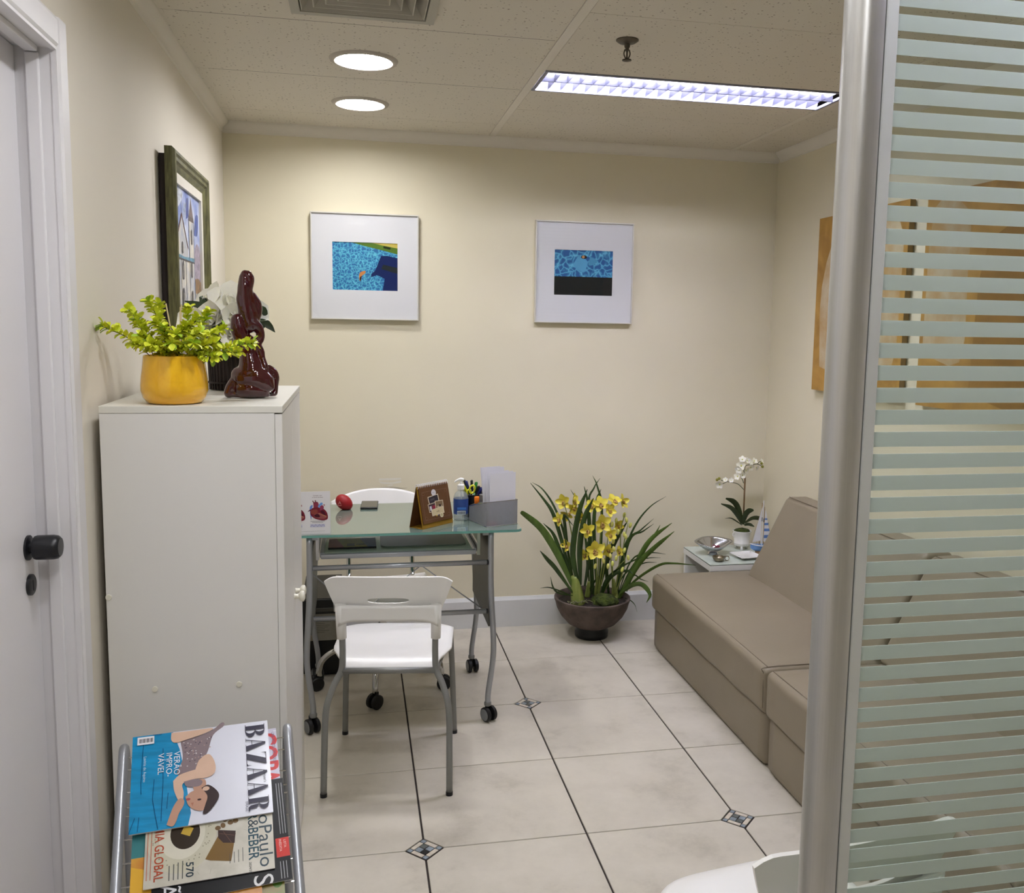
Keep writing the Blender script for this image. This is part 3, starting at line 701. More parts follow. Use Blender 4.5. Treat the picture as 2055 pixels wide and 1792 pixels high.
# ---- side table beside the sofa
sx0, sx1, sy0, sy1, sz = 1.519, 1.935, 1.578, 1.955, .398
t = thing('side_table', 'low white side table with a glass top in the corner behind the sofa', 'table', (1.73, 1.77, 0))
obj('table_top', B(sx0, sx1, sy0, sy1, sz-.034, sz-.006, .001, 1), M['whitelac'], t)
obj('panel', B(sx0+.004, sx1, sy0+.003, sy0+.022, 0, sz-.034), M['whitelac'], t)
obj('panel', B(sx0+.004, sx1, sy1-.022, sy1, 0, sz-.034), M['whitelac'], t)
obj('panel', B(sx1-.018, sx1, sy0+.022, sy1-.022, 0, sz-.034), M['whitelac'], t)
g = obj('glass_top', B(sx0+.002, sx1-.001, sy0+.002, sy1-.001, sz-.0045, sz, .0006, 1), M['tabglass'], t)
obj('glass_edge', B(sx0+.0005, sx1, sy0+.0005, sy1, sz-.006, sz-.0045), M['blackedge'], g)

# ---- glass desk
dx0, dx1, dy0, dy1, dz = -.485, .438, .835, 1.42, .775
t = thing('desk', 'glass-topped computer desk on silver tube legs with casters', 'desk', (-.02, 1.12, 0))
def rrect(x0, x1, y0, y1, r, n=6):
    P = []
    for (cx_, cy_, a0) in ((x1-r, y0+r, -90), (x1-r, y1-r, 0), (x0+r, y1-r, 90), (x0+r, y0+r, 180)):
        for k in range(n+1): a = R(a0+90*k/n); P.append((cx_+r*math.cos(a), cy_+r*math.sin(a)))
    return P
gt = obj('glass_top', Pr(rrect(dx0+.001, dx1-.001, dy0+.001, dy1-.001, .03), (0, 0, .0012), O=(0, 0, dz-.0012), ex=(1, 0, 0), ey=(0, 1, 0)), M['deskglass'], t)
obj('glass_edge', Pr(rrect(dx0, dx1, dy0, dy1, .03), (0, 0, .0085), O=(0, 0, dz-.0098), ex=(1, 0, 0), ey=(0, 1, 0)), M['glassedge'], gt, 40)
def caster(parent, x, y, ang, r=.029, grey=True, z0=0):
    c_, s_ = math.cos(ang), math.sin(ang); ax = Vector((c_, s_, 0)); bm = nb()
    for sd in (-1, 1):
        prof_ = [(0, sd*.006), (r*.8, sd*.006), (r, sd*.009), (r, sd*.02), (r*.86, sd*.0235), (0, sd*.0235)]
        g = Lt(prof_, (0, 0, 0), 24, axis='x'); bmesh.ops.transform(g, matrix=Matrix.Translation((x, y, r+z0)) @ Matrix.Rotation(ang, 4, 'Z'), verts=g.verts)
        me = bpy.data.meshes.new('q'); g.to_mesh(me); g.free(); bm.from_mesh(me); bpy.data.meshes.remove(me)
    tube(bm, [Vector((x, y, r+z0))-ax*.007, Vector((x, y, r+z0))+ax*.007], .007, 10)
    pv = Vector((x, y, r+z0))+Vector((-s_, c_, 0))*.012
    tube(bm, [Vector((x, y, r+z0)), pv+Vector((0, 0, .016)), pv+Vector((0, 0, .036))], .008, 10)
    o = obj('caster', bm, M['caster'], parent, 40)
    if grey:
        for sd in (-1, 1):
            g = Lt([(0, sd*.0236), (r*.8, sd*.0236), (r*.76, sd*.0246), (0, sd*.0246)], (0, 0, 0), 20, axis='x')
            bmesh.ops.transform(g, matrix=Matrix.Translation((x, y, r+z0)) @ Matrix.Rotation(ang, 4, 'Z'), verts=g.verts)
            obj('hub_cap', g, M['castergrey'], o, 40) if parent.type != 'MESH' else obj('hub_cap', g, M['castergrey'], parent, 40)
    return o
lx0, lx1, ly0, ly1 = -.365, .318, .862, 1.385
for sx, X in ((-1, lx0), (1, lx1)):
    for Y in (ly0, ly1):
        l = obj('leg', T(spline([(X, Y, dz-.010), (X+sx*.002, Y, .55), (X+sx*.014, Y, .33), (X+sx*.012, Y, .24), (X-sx*.004, Y, .12), (X-sx*.006, Y, .068)], 6), .0112, 14), M['steel'], t, 50)
        obj('leg_collar', Lt([(.0135, 0), (.0145, .004), (.0145, .012), (.0125, .016)], (X-sx*.006, Y, .062), 16), M['chairgrey'], l, 40)
        cc = caster(t, X-sx*.002, Y-.004, R(30 if Y < 1 else 10))
for Z in (.643, .447):
    b_ = obj('crossbar', T([(lx0+.011, ly0, Z), (lx1-.016, ly0, Z)], .0098, 14), M['steel'], t, 50)
    obj('end_cap', T([(lx1-.016, ly0, Z), (lx1-.009, ly0, Z)], .0102, 12), M['blackpl'], b_, 50)
bm = nb()
zz = [(lx0+.005, .62), (-.18, .455), (.05, .635), (.285, .455)]
tube(bm, [(x, ly0+.016, z) for x, z in zz], .0026, 6)
obj('brace_rod', bm, M['steel'], t, 50)
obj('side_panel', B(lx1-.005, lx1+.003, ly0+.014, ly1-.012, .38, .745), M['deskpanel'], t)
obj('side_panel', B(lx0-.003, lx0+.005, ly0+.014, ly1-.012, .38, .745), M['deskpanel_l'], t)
for X in (lx0+.02, lx1-.02): obj('top_rail', B(X-.012, X+.012, ly0-.005, ly1, dz-.024, dz-.0105), M['steel'], t)
obj('latch', B(.125, .150, 1.00, 1.03, dz-.040, dz-.010), M['blackpl'], t)
# pull-out tray
ty0, ty1, tz = .885, 1.25, .684; tx0, tx1 = -.325, .262
tr_ = obj('keyboard_tray', B(tx0+.012, tx1-.012, ty0+.01, ty1, tz, tz+.005), M['trayglass'], t)
obj('tray_frame', B(tx0, tx1, ty0-.008, ty0+.010, tz-.012, tz+.006, .003, 2), M['steel'], tr_, 40)
for X in (tx0, tx1): obj('tray_frame', B(X-.004, X+.012 if X < 0 else X+.004, ty0+.01, ty1, tz-.010, tz+.008, .001, 1), M['steel'], tr_)
for X in (tx0-.012, tx1+.012): obj('tray_runner', B(X-.006, X+.006, ty0+.005, ty1+.06, tz-.018, dz-.020), M['chrome'], t)

# ---- swivel chair behind the desk
t = thing('swivel_chair', 'white swivel chair with a chrome base behind the glass desk', 'chair', (-.085, 1.33, 0))
hx, hy = -.085, 1.33
def sback(u, v):
    hw = .20+.02*v; z = .655+.15*v
    z -= .05*abs(u)**2.4*v
    return Vector((hx+u*hw, 1.585+.045*v+.0-.045*u*u, z))
obj('backrest', shell(nb(), sback, 24, 14, .010), M['chairwhite'], t, 50)
def sseat(u, v):
    return Vector((hx+u*(.20+.01*math.sin(math.pi*v)), 1.14+.42*v, .416-.012*(1-u*u)-.03*max(0, (.15-v)/.15)**2))
obj('seat', shell(nb(), sseat, 18, 18, .010), M['chairwhite'], t, 50)
for s in (-1, 1): obj('back_tube', T(spline([(hx+s*.14, 1.25, .389), (hx+s*.142, 1.50, .386), (hx+s*.143, 1.585, .47), (hx+s*.142, 1.612, .56), (hx+s*.14, 1.628, .66)], 5), .0105, 12), M['chrome'], t, 60)
obj('gas_column', Lt([(.026, .12), (.026, .26), (.016, .26), (.016, .39)], (hx, hy, 0), 20), M['chrome'], t, 40)
obj('seat_plate', B(hx-.15, hx+.15, 1.22, 1.44, .382, .396, .004, 2), M['blackpl'], t)
for k in range(5):
    a = R(262+72*k); dx_, dy_ = math.cos(a), math.sin(a)
    pt = lambda r_, z: (hx+dx_*r_, hy+dy_*r_, z)
    lg = obj('base_leg', T(spline([pt(.0, .17), pt(.10, .178), pt(.20, .165), pt(.255, .13), pt(.272, .085), pt(.272, .06)], 6), .0125, 12), M['chrome'], t, 60)
    caster(lg, hx+dx_*.285, hy+dy_*.285, a+.9+k, r=.030, grey=False)
# ---- computer tower under the desk
t = thing('computer_tower', 'black computer tower with a paper label standing under the desk', 'computer', (-.34, 1.5, 0))
px0, px1, py0, py1, pz1 = -.43, -.262, 1.43, 1.83, .352
obj('case', B(px0, px1, py0+.012, py1, .012, pz1, .004, 2), M['pcblack'], t)
obj('front_panel', B(px0+.002, px1-.002, py0, py0+.012, .014, pz1-.002, .004, 2), M['pcblack'], t)
obj('drive_flap', B(px0+.02, px1-.012, py0-.002, py0, .295, .312, .001, 1), M['deskpanel'], t)
pr_ = Print((px0, py0-.0004, 0), (1, 0, 0), (0, 0, 1), .6)
pr_.rect(.03, .165, .15, .285, (150, 146, 134))
for k in range(9): pr_.rect(.055, .265-k*.008, .055+random.uniform(.04, .085), .2665-k*.008, (84, 82, 78), 2)
pr_.build('paper_label', t)
obj('foot', B(px0+.01, px1-.01, py0+.02, py0+.05, 0, .012), M['pcblack'], t); obj('foot', B(px0+.01, px1-.01, py1-.06, py1-.03, 0, .012), M['pcblack'], t)

# ================================================================ PICTURES
def pool_mat(name, scale, deep, light, warp):
    m = bpy.data.materials.new(name); m.use_nodes = True; nt = m.node_tree; b = nt.nodes['Principled BSDF']; b.inputs['Roughness'].default_value = .5
    tc = nt.nodes.new('ShaderNodeTexCoord'); nz = nt.nodes.new('ShaderNodeTexNoise'); nz.inputs['Scale'].default_value = scale*.5
    mx = nt.nodes.new('ShaderNodeMix'); mx.data_type = 'VECTOR'; mx.inputs[0].default_value = warp
    nt.links.new(tc.outputs['Object'], nz.inputs['Vector']); nt.links.new(tc.outputs['Object'], mx.inputs[4]); nt.links.new(nz.outputs['Color'], mx.inputs[5])
    vo = nt.nodes.new('ShaderNodeTexVoronoi'); vo.feature = 'DISTANCE_TO_EDGE'; vo.inputs['Scale'].default_value = scale; nt.links.new(mx.outputs[1], vo.inputs['Vector'])
    r = nt.nodes.new('ShaderNodeValToRGB'); r.color_ramp.elements[0].position = .0; r.color_ramp.elements[0].color = lin(light)+(1,); r.color_ramp.elements[1].position = .22; r.color_ramp.elements[1].color = lin(deep)+(1,); em = r.color_ramp.elements.new(.07); em.color = lin(tuple(int(a*.45+b_*.55) for a, b_ in zip(light, deep)))+(1,)
    nt.links.new(vo.outputs['Distance'], r.inputs['Fac']); nt.links.new(r.outputs['Color'], b.inputs['Base Color']); return m
pool1 = pool_mat('pool_water_a', 62, (18, 102, 160), (110, 206, 222), .04); pool2 = pool_mat('pool_water_b', 34, (8, 84, 146), (104, 190, 220), .06)
def wall_frame(x0, x1, z0, z1, px0, px1, pz0, pz1, label, art):
    yf = YB-.030
    t = thing('framed_picture', label, 'picture', ((x0+x1)/2, YB, z0), 0, 'white framed pool photographs on the back wall')
    fr = .006
    for k, (a, b_, c_, d_) in enumerate(((x0, x1, z1-fr, z1), (x0, x1, z0, z0+fr), (x0, x0+fr, z0+fr, z1-fr), (x1-fr, x1, z0+fr, z1-fr))):
        obj('frame_bar', B(a, b_, yf, YB-.002, c_, d_, .0008, 1), M['framewhite'], t)
    bm = nb()   # mat board with a real window
    for (a, b_, c_, d_) in ((x0+fr, x1-fr, pz1, z1-fr), (x0+fr, x1-fr, z0+fr, pz0), (x0+fr, px0, pz0, pz1), (px1, x1-fr, pz0, pz1)): box(bm, a, b_, yf+.008, yf+.012, c_, d_)
    obj('mat_board', bm, M['mat'], t)
    p = Print((px0, yf+.0118, pz0), (1, 0, 0), (0, 0, 1), .5); art(p, px1-px0, pz1-pz0); p.build('photo_print', t)
    obj('backing', B(x0+fr, x1-fr, yf+.0125, yf+.016, z0+fr, z1-fr), M['mat'], t)
    obj('glass_pane', B(x0+fr, x1-fr, yf+.004, yf+.0055, z0+fr, z1-fr), M['picglass'], t)
def art1(p, W, Hh):
    s = lambda pts: [((x-490)/(1335-490)*W, (1180-y)/(1180-545)*Hh) for x, y in pts]
    p.rect(0, 0, W, Hh, pool1)
    p.poly(s([(730, 545), (1335, 545), (1335, 690), (1130, 640), (900, 590)]), (88, 122, 40)); p.poly(s([(1000, 545), (1335, 545), (1335, 610), (1120, 572)]), (206, 186, 92))
    p.poly(s([(1150, 585), (1245, 600), (1240, 628), (1150, 612)]), (34, 44, 22))
    p.poly(s([(1120, 715), (1200, 712), (1335, 740), (1335, 1180), (1140, 1180), (1165, 1020), (1105, 990), (1060, 975), (985, 1005), (990, 960), (1040, 915), (1060, 870), (1085, 800)]), (14, 34, 92))
    p.poly(s([(1145, 830), (1335, 870), (1335, 950), (1120, 890)]), (28, 38, 44))
    p.blob(s([(905, 918), (918, 930), (905, 958), (870, 985), (862, 1020), (848, 1058), (835, 1040), (832, 985), (850, 940)]), (206, 134, 74)); p.blob(s([(866, 990), (858, 1035), (848, 1060), (838, 1030), (848, 1000)]), (52, 34, 30))
def art2(p, W, Hh):
    s = lambda pts: [((x-505)/(1318-505)*W, (1192-y)/(1192-555)*Hh) for x, y in pts]
    p.rect(0, 0, W, Hh, pool2)
    p.blob(s([(830, 640), (960, 700), (950, 800), (920, 860), (830, 830), (770, 760)]), (92, 166, 206)); p.blob(s([(1000, 640), (1100, 690), (1060, 750), (980, 760)]), (80, 152, 190))
    p.rect(0, 0, W, (1192-930)/(1192-555)*Hh, (24, 24, 24))
    p.disc(*s([(915, 650)])[0], .016, .009, (44, 40, 40)); p.disc(*s([(905, 648)])[0], .007, .007, (214, 150, 96)); p.poly(s([(1160, 945), (1190, 945), (1185, 1050), (1160, 1050)]), (14, 16, 20))
wall_frame(-.397, .112, 1.572, 2.077, -.296, .011, 1.7135, 1.940, 'framed photo of a swimmer in a pool with dark blue shade', art1)
wall_frame(.690, 1.196, 1.574, 2.079, .788, 1.090, 1.7145, 1.9385, 'framed photo of pool water above a black band', art2)

# ---- oil painting of a church on the left wall
py0, py1, pz0, pz1 = .485, 1.180, 1.475, 2.092
t = thing('oil_painting', 'painting of a church with a bell tower in an olive green frame', 'painting', (XL, .83, pz0))
xb, xf, fwid = -.764, -.738, .062
def fbar(a, b_, n_in):   # a, b: outer corners (y, z); profile steps inward
    a, b_ = Vector((0, *a)), Vector((0, *b_)); dr = (b_-a).normalized(); inn = Vector((0, *n_in)); bm = nb()
    pf = [(0, xb), (0, xf-.004), (.008, xf+.004), (.018, xf+.006), (.024, xf), (.036, xf+.001), (.042, xf-.006), (.055, xf-.010), (fwid, xf-.014), (fwid, xb)]
    A_ = [bm.verts.new(a+inn*d_+dr*d_+Vector((x, 0, 0))) for d_, x in pf]; B_ = [bm.verts.new(b_+inn*d_-dr*d_+Vector((x, 0, 0))) for d_, x in pf]; n = len(pf)
    for i in range(n): bm.faces.new((A_[i], A_[(i+1) % n], B_[(i+1) % n], B_[i]))
    bm.faces.new(A_); bm.faces.new(list(reversed(B_))); bmesh.ops.recalc_face_normals(bm, faces=bm.faces); return bm
for a, b_, n_in in (((py0, pz1), (py1, pz1), (0, -1)), ((py0, pz0), (py1, pz0), (0, 1)), ((py0, pz0), (py0, pz1), (1, 0)), ((py1, pz0), (py1, pz1), (-1, 0))):
    obj('frame_bar', fbar(a, b_, n_in), M['olive'], t, 30)
ly0_, ly1_, lz0_, lz1_ = py0+fwid, py1-fwid, pz0+fwid, pz1-fwid
bm = nb(); lw_ = .032
for a in ((ly0_, ly1_, lz1_-lw_, lz1_), (ly0_, ly1_, lz0_, lz0_+lw_), (ly0_, ly0_+lw_, lz0_+lw_, lz1_-lw_), (ly1_-lw_, ly1_, lz0_+lw_, lz1_-lw_)): box(bm, xb+.003, xf-.013, *a)
obj('liner', bm, M['liner'], t)
obj('backing', B(XL+.004, xb, py0+.02, py1-.02, pz0+.02, pz1-.02), M['wicker'], t)
cw, chh = ly1_-ly0_-2*lw_, lz1_-lz0_-2*lw_
sky = mat('painted_sky', (104, 124, 186), .5, vary=(9, .2), rgb2=(198, 204, 222), bump=(60, .6, .003)); cream = mat('painted_facade', (214, 206, 190), .5, vary=(14, .2), rgb2=(168, 172, 184), bump=(60, .6, .003))
_keep = pcol
def pcol(c, rough=.45):
    return mat('oil_paint', c, .5, vary=(60, .4), rgb2=tuple(int(x*.5+40) for x in c), bump=(70, .6, .003))
p = Print((xb+.004, ly0_+lw_, lz0_+lw_), (0, 1, 0), (0, 0, 1), .5, .0003)
q = lambda pts: [(((x-135)/(390-135))*cw, (1-(y-320-(x-135)*.78)/(1470-(x-135)*.35))*chh) for x, y in pts]
# canvas units: a in 0..1 along the wall, b in 0..1 up
k = lambda pts: [(a*cw, b_*chh) for a, b_ in pts]
p.poly(k([(0, 0), (1, 0), (1, 1), (0, 1)]), sky)
p.blob(k([(.70, .30), (.98, .25), (1, .55), (.86, .62), (.72, .5)]), (176, 160, 176)); p.blob(k([(.05, .80), (.2, .85), (.35, .96), (.15, .97)]), (208, 214, 228)); p.blob(k([(.3, .72), (.42, .74), (.46, .9), (.36, .88)]), (170, 184, 216))
p.blob(k([(.75, .68), (.9, .7), (.95, .86), (.82, .84)]), (70, 92, 168)); p.blob(k([(.45, .78), (.55, .82), (.56, .95), (.47, .93)]), (66, 84, 164))
p.poly(k([(.02, 0), (.74, 0), (.74, .47), (.02, .47)]), cream); p.poly(k([(.05, .47), (.05, .55), (.28, .80), (.50, .55), (.50, .47)]), cream); p.poly(k([(.55, .45), (.74, .45), (.74, .78), (.55, .78)]), cream)
p.poly(k([(.53, .78), (.76, .78), (.74, .82), (.55, .82)]), (104, 88, 86)); p.poly(k([(.56, .82), (.73, .82), (.64, .975)]), (122, 104, 104))
p.poly(k([(.02, .455), (.74, .455), (.74, .49), (.35, .475), (.02, .488)]), (104, 160, 186)); p.poly(k([(.76, .20), (1, .20), (1, .30), (.88, .33), (.76, .32)]), (150, 112, 72)); p.poly(k([(.76, 0), (1, 0), (1, .20), (.76, .20)]), (186, 180, 172))
p.poly(k([(0, 0), (1, 0), (1, .05), (.5, .035), (0, .08)]), (150, 130, 100))
dk = (78, 64, 66)
for a, b0, b1 in ((.02, 0, .5), (.22, 0, .45), (.40, 0, .45), (.55, .0, .78), (.74, 0, .78)): p.line(k([(a, b0), (a+.004, (b0+b1)/2), (a-.003, b1)]), .006, (104, 108, 128))
p.line(k([(.05, .55), (.28, .80), (.50, .55)]), .009, (112, 74, 74)); p.line(k([(.02, .45), (.74, .45)]), .005, dk); p.line(k([(.28, .8), (.28, .90)]), .004, dk)
for a, b_, w_, h_ in ((.10, .30, .05, .13), (.29, .30, .06, .14), (.62, .33, .05, .12), (.28, .50, .045, .09), (.64, .60, .04, .12), (.28, .06, .07, .17), (.62, .08, .055, .14), (.10, .08, .05, .12)):
    p.blob(k([(a-w_/2, b_), (a+w_/2, b_), (a+w_/2, b_+h_*.8), (a, b_+h_), (a-w_/2, b_+h_*.8)]), (86, 78, 84), 2); p.blob(k([(a-w_*.2, b_+.01), (a+w_*.3, b_+.01), (a+w_*.3, b_+h_*.7), (a-w_*.2, b_+h_*.7)]), (140, 132, 122), 2)
for a in (.82, .87, .92, .97): p.line(k([(a, .02), (a, .17)]), .007, (116, 112, 116))
p.build('canvas', t); pcol = _keep

# ---- two ochre abstract canvases on the right wall
m = bpy.data.materials.new('ochre_abstract_paint'); m.use_nodes = True; nt = m.node_tree; b = nt.nodes['Principled BSDF']; b.inputs['Roughness'].default_value = .6
tc = nt.nodes.new('ShaderNodeTexCoord'); n1 = nt.nodes.new('ShaderNodeTexNoise'); n1.inputs['Scale'].default_value = 7; n1.inputs['Detail'].default_value = 8; n1.inputs['Distortion'].default_value = .8
nt.links.new(tc.outputs['Object'], n1.inputs['Vector']); r = nt.nodes.new('ShaderNodeValToRGB'); e = r.color_ramp.elements
e[0].position = .32; e[0].color = lin((150, 110, 46))+(1,); e[1].position = .66; e[1].color = lin((182, 140, 66))+(1,); nt.links.new(n1.outputs['Fac'], r.inputs['Fac']); nt.links.new(r.outputs['Color'], b.inputs['Base Color'])
bp = nt.nodes.new('ShaderNodeBump'); bp.inputs['Strength'].default_value = .4; bp.inputs['Distance'].default_value = .004; nt.links.new(n1.outputs['Fac'], bp.inputs['Height']); nt.links.new(bp.outputs['Normal'], b.inputs['Normal']); M['ochre'] = m
M['beigepaint'] = mat('beige_scumbled_paint', (188, 172, 142), .6, vary=(9, .25), rgb2=(172, 140, 92), bump=(30, .4, .003)); M['darkochre'] = mat('deep_ochre_paint', (158, 116, 48), .6, vary=(8, .25), bump=(30, .4, .003))
def canvas(y0, y1, label, fields):
    t = thing('abstract_canvas', label, 'painting', (XR, (y0+y1)/2, 1.28), 0, 'ochre abstract canvases on the right wall')
    obj('canvas', B(1.9485, XR-.004, y0, y1, 1.278, 2.079, .002, 1), M['ochre_side'], t)
    p = Print((1.9484, y1, 1.278), (0, -1, 0), (0, 0, 1), .6, .0003); W, Hh = y1-y0, .801
    p.rect(0, 0, W, Hh, M['ochre'])
    for f, mm_ in fields: p.blob([(a*W, b_*Hh) for a, b_ in f], mm_, 3)
    p.build('painted_face', t)
canvas(.728, 1.452, 'ochre abstract canvas nearest the back wall', [([(.09, .14), (.5, .08), (.9, .15), (.95, .55), (.9, .92), (.3, .95), (.07, .6)], M['beigepaint'])])
canvas(-.12, .612, 'ochre and beige abstract canvas seen only through the striped glass', [([(.03, .25), (.34, .22), (.36, .6), (.33, .9), (.06, .93)], M['beigepaint']), ([(.42, .08), (.95, .05), (.96, .7), (.5, .75)], M['darkochre'])])

# ================================================================ ON THE CABINET
ZT = cz1
# yellow pot with artificial boxwood
pc = Vector((-.618, -.262, ZT))
t = thing('potted_boxwood', 'golden yellow ceramic pot of lime green artificial sprigs on the cabinet', 'potted plant', pc)
obj('pot', Lt([(0, .001), (.058, .001), (.064, .004), (.072, .016), (.0765, .032), (.0765, .045), (.0745, .065), (.071, .09), (.069, .108), (.0685, .114), (.066, .115), (.0655, .110), (.066, .09), (0, .088)], pc, 48), M['potyellow'], t, 40)
def leaflet_mesh():
    bm = nb()
    for sgn in (1,):
        rows = []
        for i in range(5):
            v = i/4; w_ = [.0010, .0040, .0060, .0058, .0024][i]; z = .002*math.sin(math.pi*v)
            rows.append([bm.verts.new((-w_, v*.018, z+.0022)), bm.verts.new((0, v*.018, z)), bm.verts.new((w_, v*.018, z+.0022))])
        for a, b_ in zip(rows, rows[1:]):
            for q_ in (0, 1): bm.faces.new((a[q_], a[q_+1], b_[q_+1], b_[q_]))
    for f in bm.faces: f.smooth = True
    me = bpy.data.meshes.new('leaf'); bm.to_mesh(me); bm.free(); return me
lm = []
for kk in ('lime', 'lime2'): me = leaflet_mesh(); me.materials.append(M[kk]); lm.append(me)
def rot_to(d_, roll=0):
    d_ = Vector(d_).normalized(); return d_.to_track_quat('Y', 'Z') @ Matrix.Rotation(roll, 3, 'Y').to_quaternion()
rnd = random.Random(3)
tips = [((205, 655), -.27), ((258, 622), -.25), ((300, 606), -.27), ((318, 612), -.20), ((282, 676), -.31), ((330, 660), -.33), ((352, 672), -.34), ((312, 648), -.30), ((378, 622), -.25), ((396, 640), -.29), ((418, 628), -.22), ((402, 668), -.33), ((432, 718), -.31), ((478, 708), -.28), ((508, 690), -.27), ((448, 662), -.24), ((275, 648), -.27), ((432, 690), -.30), ((268, 690), -.33), ((300, 690), -.345), ((345, 690), -.345), ((372, 655), -.30), ((388, 690), -.34)]
nl = 0; inner = []
def rosette(c_, dr, par, n, sc, ph):
    for q_ in range(n):
        side = dr.orthogonal().normalized(); side.rotate(Matrix.Rotation(ph+q_*2.4, 3, dr)); ld = (side*(.95-.12*(q_ % 3))+dr*(.25+.25*(q_ % 3))+Vector((0, -.12, .12))).normalized(); s_ = sc*rnd.uniform(.85, 1.2)
        o = link('leaf', lm[0 if rnd.random() < .8 else 1], None, par); o.rotation_mode = 'QUATERNION'; o.rotation_quaternion = rot_to(ld, rnd.uniform(-.6, .6)); o.location = c_; o.scale = (s_,)*3
for (uv, dep) in tips:
    tip = at(uv[0], uv[1], dep); a0 = rnd.uniform(0, 6.28)
    st = pc+Vector((math.cos(a0)*.02+(tip.x-pc.x)*.25, math.sin(a0)*.02+(tip.y-pc.y)*.3, .092)); mid = (st+tip)/2+Vector((0, 0, .014))
    path = spline([st, mid, tip], 8); sp_ = obj('sprig', T(path, .0011, 5), M['stemdark'], t)
    L_ = len(path)-1
    for f_, n in ((.74, 4), (.88, 4), (1.0, 5)):
        i = min(int(f_*L_), L_-1); p0 = path[i].lerp(path[i+1], f_*L_-i); rosette(p0, (path[i+1]-path[i]).normalized(), sp_, n, 1.08, a0+f_*9)
    for f_ in (.22, .32, .42, .50, .58, .66, .81, .94):      # small inner leaflets, too many to pick apart
        i = min(int(f_*L_), L_-1); p0 = path[i].lerp(path[i+1], f_*L_-i); dr = (path[i+1]-path[i]).normalized()
        for q_ in range(5): inner.append((p0, dr, a0+f_*11+q_*2.4, rnd.uniform(.8, 1.1)))
bm = nb()
for p0, dr, ph, s_ in inner:
    side = dr.orthogonal().normalized(); side.rotate(Matrix.Rotation(ph, 3, dr)); ld = (side*.9+dr*.35+Vector((0, -.12, .12))).normalized(); m4 = Matrix.Translation(p0) @ rot_to(ld, rnd.uniform(-.6, .6)).to_matrix().to_4x4() @ Matrix.Scale(s_, 4); rows = []
    for i in range(4):
        v = i/3; w_ = [.001, .0052, .0062, .002][i]; rows.append([bm.verts.new(m4 @ Vector((x, v*.018, .002*math.sin(math.pi*v)+(.002 if x else 0)))) for x in (-w_, 0, w_)])
    for a, b_ in zip(rows, rows[1:]):
        for q_ in (0, 1): bm.faces.new((a[q_], a[q_+1], b_[q_+1], b_[q_]))
obj('inner_leaflets', bm, M['lime'], t, 80, kind='stuff')
# reed diffuser standing behind the pot
dc = Vector((-.635, -.12, ZT))
t = thing('reed_diffuser', 'pale wooden diffuser reeds rising behind the yellow pot', 'diffuser', dc)
obj('bottle', Lt([(0, .001), (.03, .001), (.032, .004), (.032, .05), (.028, .058), (.012, .064), (.012, .078), (.009, .078), (.009, .062), (.0, .06)], dc, 24), M['bottle'], t, 40)
for (u, v), (bu, bv) in (((333, 609), (336, 700)), ((364, 611), (350, 700)), ((362, 616), (346, 690)), ((319, 609), (333, 700))):
    tp = at(u, v, -.115); obj('reed', T([(dc.x+rnd.uniform(-.006, .006), dc.y+rnd.uniform(-.004, .004), ZT+.045), tp], .0019, 6), M['bamboo'], t)
# dark wicker vase of white flowers
vc = Vector((-.535, .20, ZT))
t = thing('flower_vase', 'dark wicker vase of white artificial flowers and leaves on the cabinet', 'vase', vc)
bm = Lt([(0, .001), (.066, .001), (.068, .006), (.070, .05), (.071, .10), (.070, .108), (.064, .108), (.064, .09), (0, .09)], vc, 40)
obj('basket', bm, M['wicker'], t, 40)
for kk in range(40):
    a = 2*math.pi*kk/40; obj('cane', T([vc+Vector((.0695*math.cos(a), .0695*math.sin(a), .002)), vc+Vector((.0725*math.cos(a), .0725*math.sin(a), .104))], .0028, 5), M['wicker'], t)
for zz in (.022, .098): obj('band', T([vc+Vector((.0735*math.cos(2*math.pi*i/32), .0735*math.sin(2*math.pi*i/32), zz)) for i in range(32)], .003, 6, closed=True), M['wicker'], t)
def petal_mesh(name, L, W, cup, m, tipw=.6, n=6, curl=0):
    bm = nb(); rows = []
    for i in range(n+1):
        v = i/n; w_ = W*math.sin(math.pi*min(1, .08+v*.92))**tipw*(1 if v < .95 else .6)/2; row = []
        for j in range(5):
            u = -1+j/2; row.append(bm.verts.new((u*w_, v*L, cup*(u*u*.6*w_/W*2)*L*.4+cup*v*v*L*.5-curl*v**3*L)))
        rows.append(row)
    for a, b_ in zip(rows, rows[1:]):
        for j in range(4): bm.faces.new((a[j], a[j+1], b_[j+1], b_[j]))
    for f in bm.faces: f.smooth = True
    me = bpy.data.meshes.new(name); bm.to_mesh(me); bm.free(); me.materials.append(m); return me
rp = petal_mesh('petal', .062, .066, .75, M['wpetal'], .5, curl=.25); rp2 = petal_mesh('petal', .036, .036, 1.1, M['wpetal'], .5); rp3 = petal_mesh('petal', .070, .066, .35, M['wpetal'], .55, curl=.2)
def rose(c_, face, big=False, name='flower'):
    c_ = Vector(c_); q_ = Vector(face).normalized().to_track_quat('Z', 'Y')
    fl = obj(name, ell(nb(), c_, (.011, .011, .013), seg=10, rings=6), M['wpetal'], t, 60)
    for ring_, (n, me, tilt, off) in enumerate(((5, rp3 if big else rp, .45 if big else .75, 0), (4, rp2, 1.15, .4))):
        for i in range(n):
            o = link('petal', me, None, fl); o.rotation_mode = 'QUATERNION'; o.location = c_
            o.rotation_quaternion = q_ @ Matrix.Rotation(2*math.pi*i/n+off, 3, 'Z').to_quaternion() @ Matrix.Rotation(tilt, 3, 'X').to_quaternion()
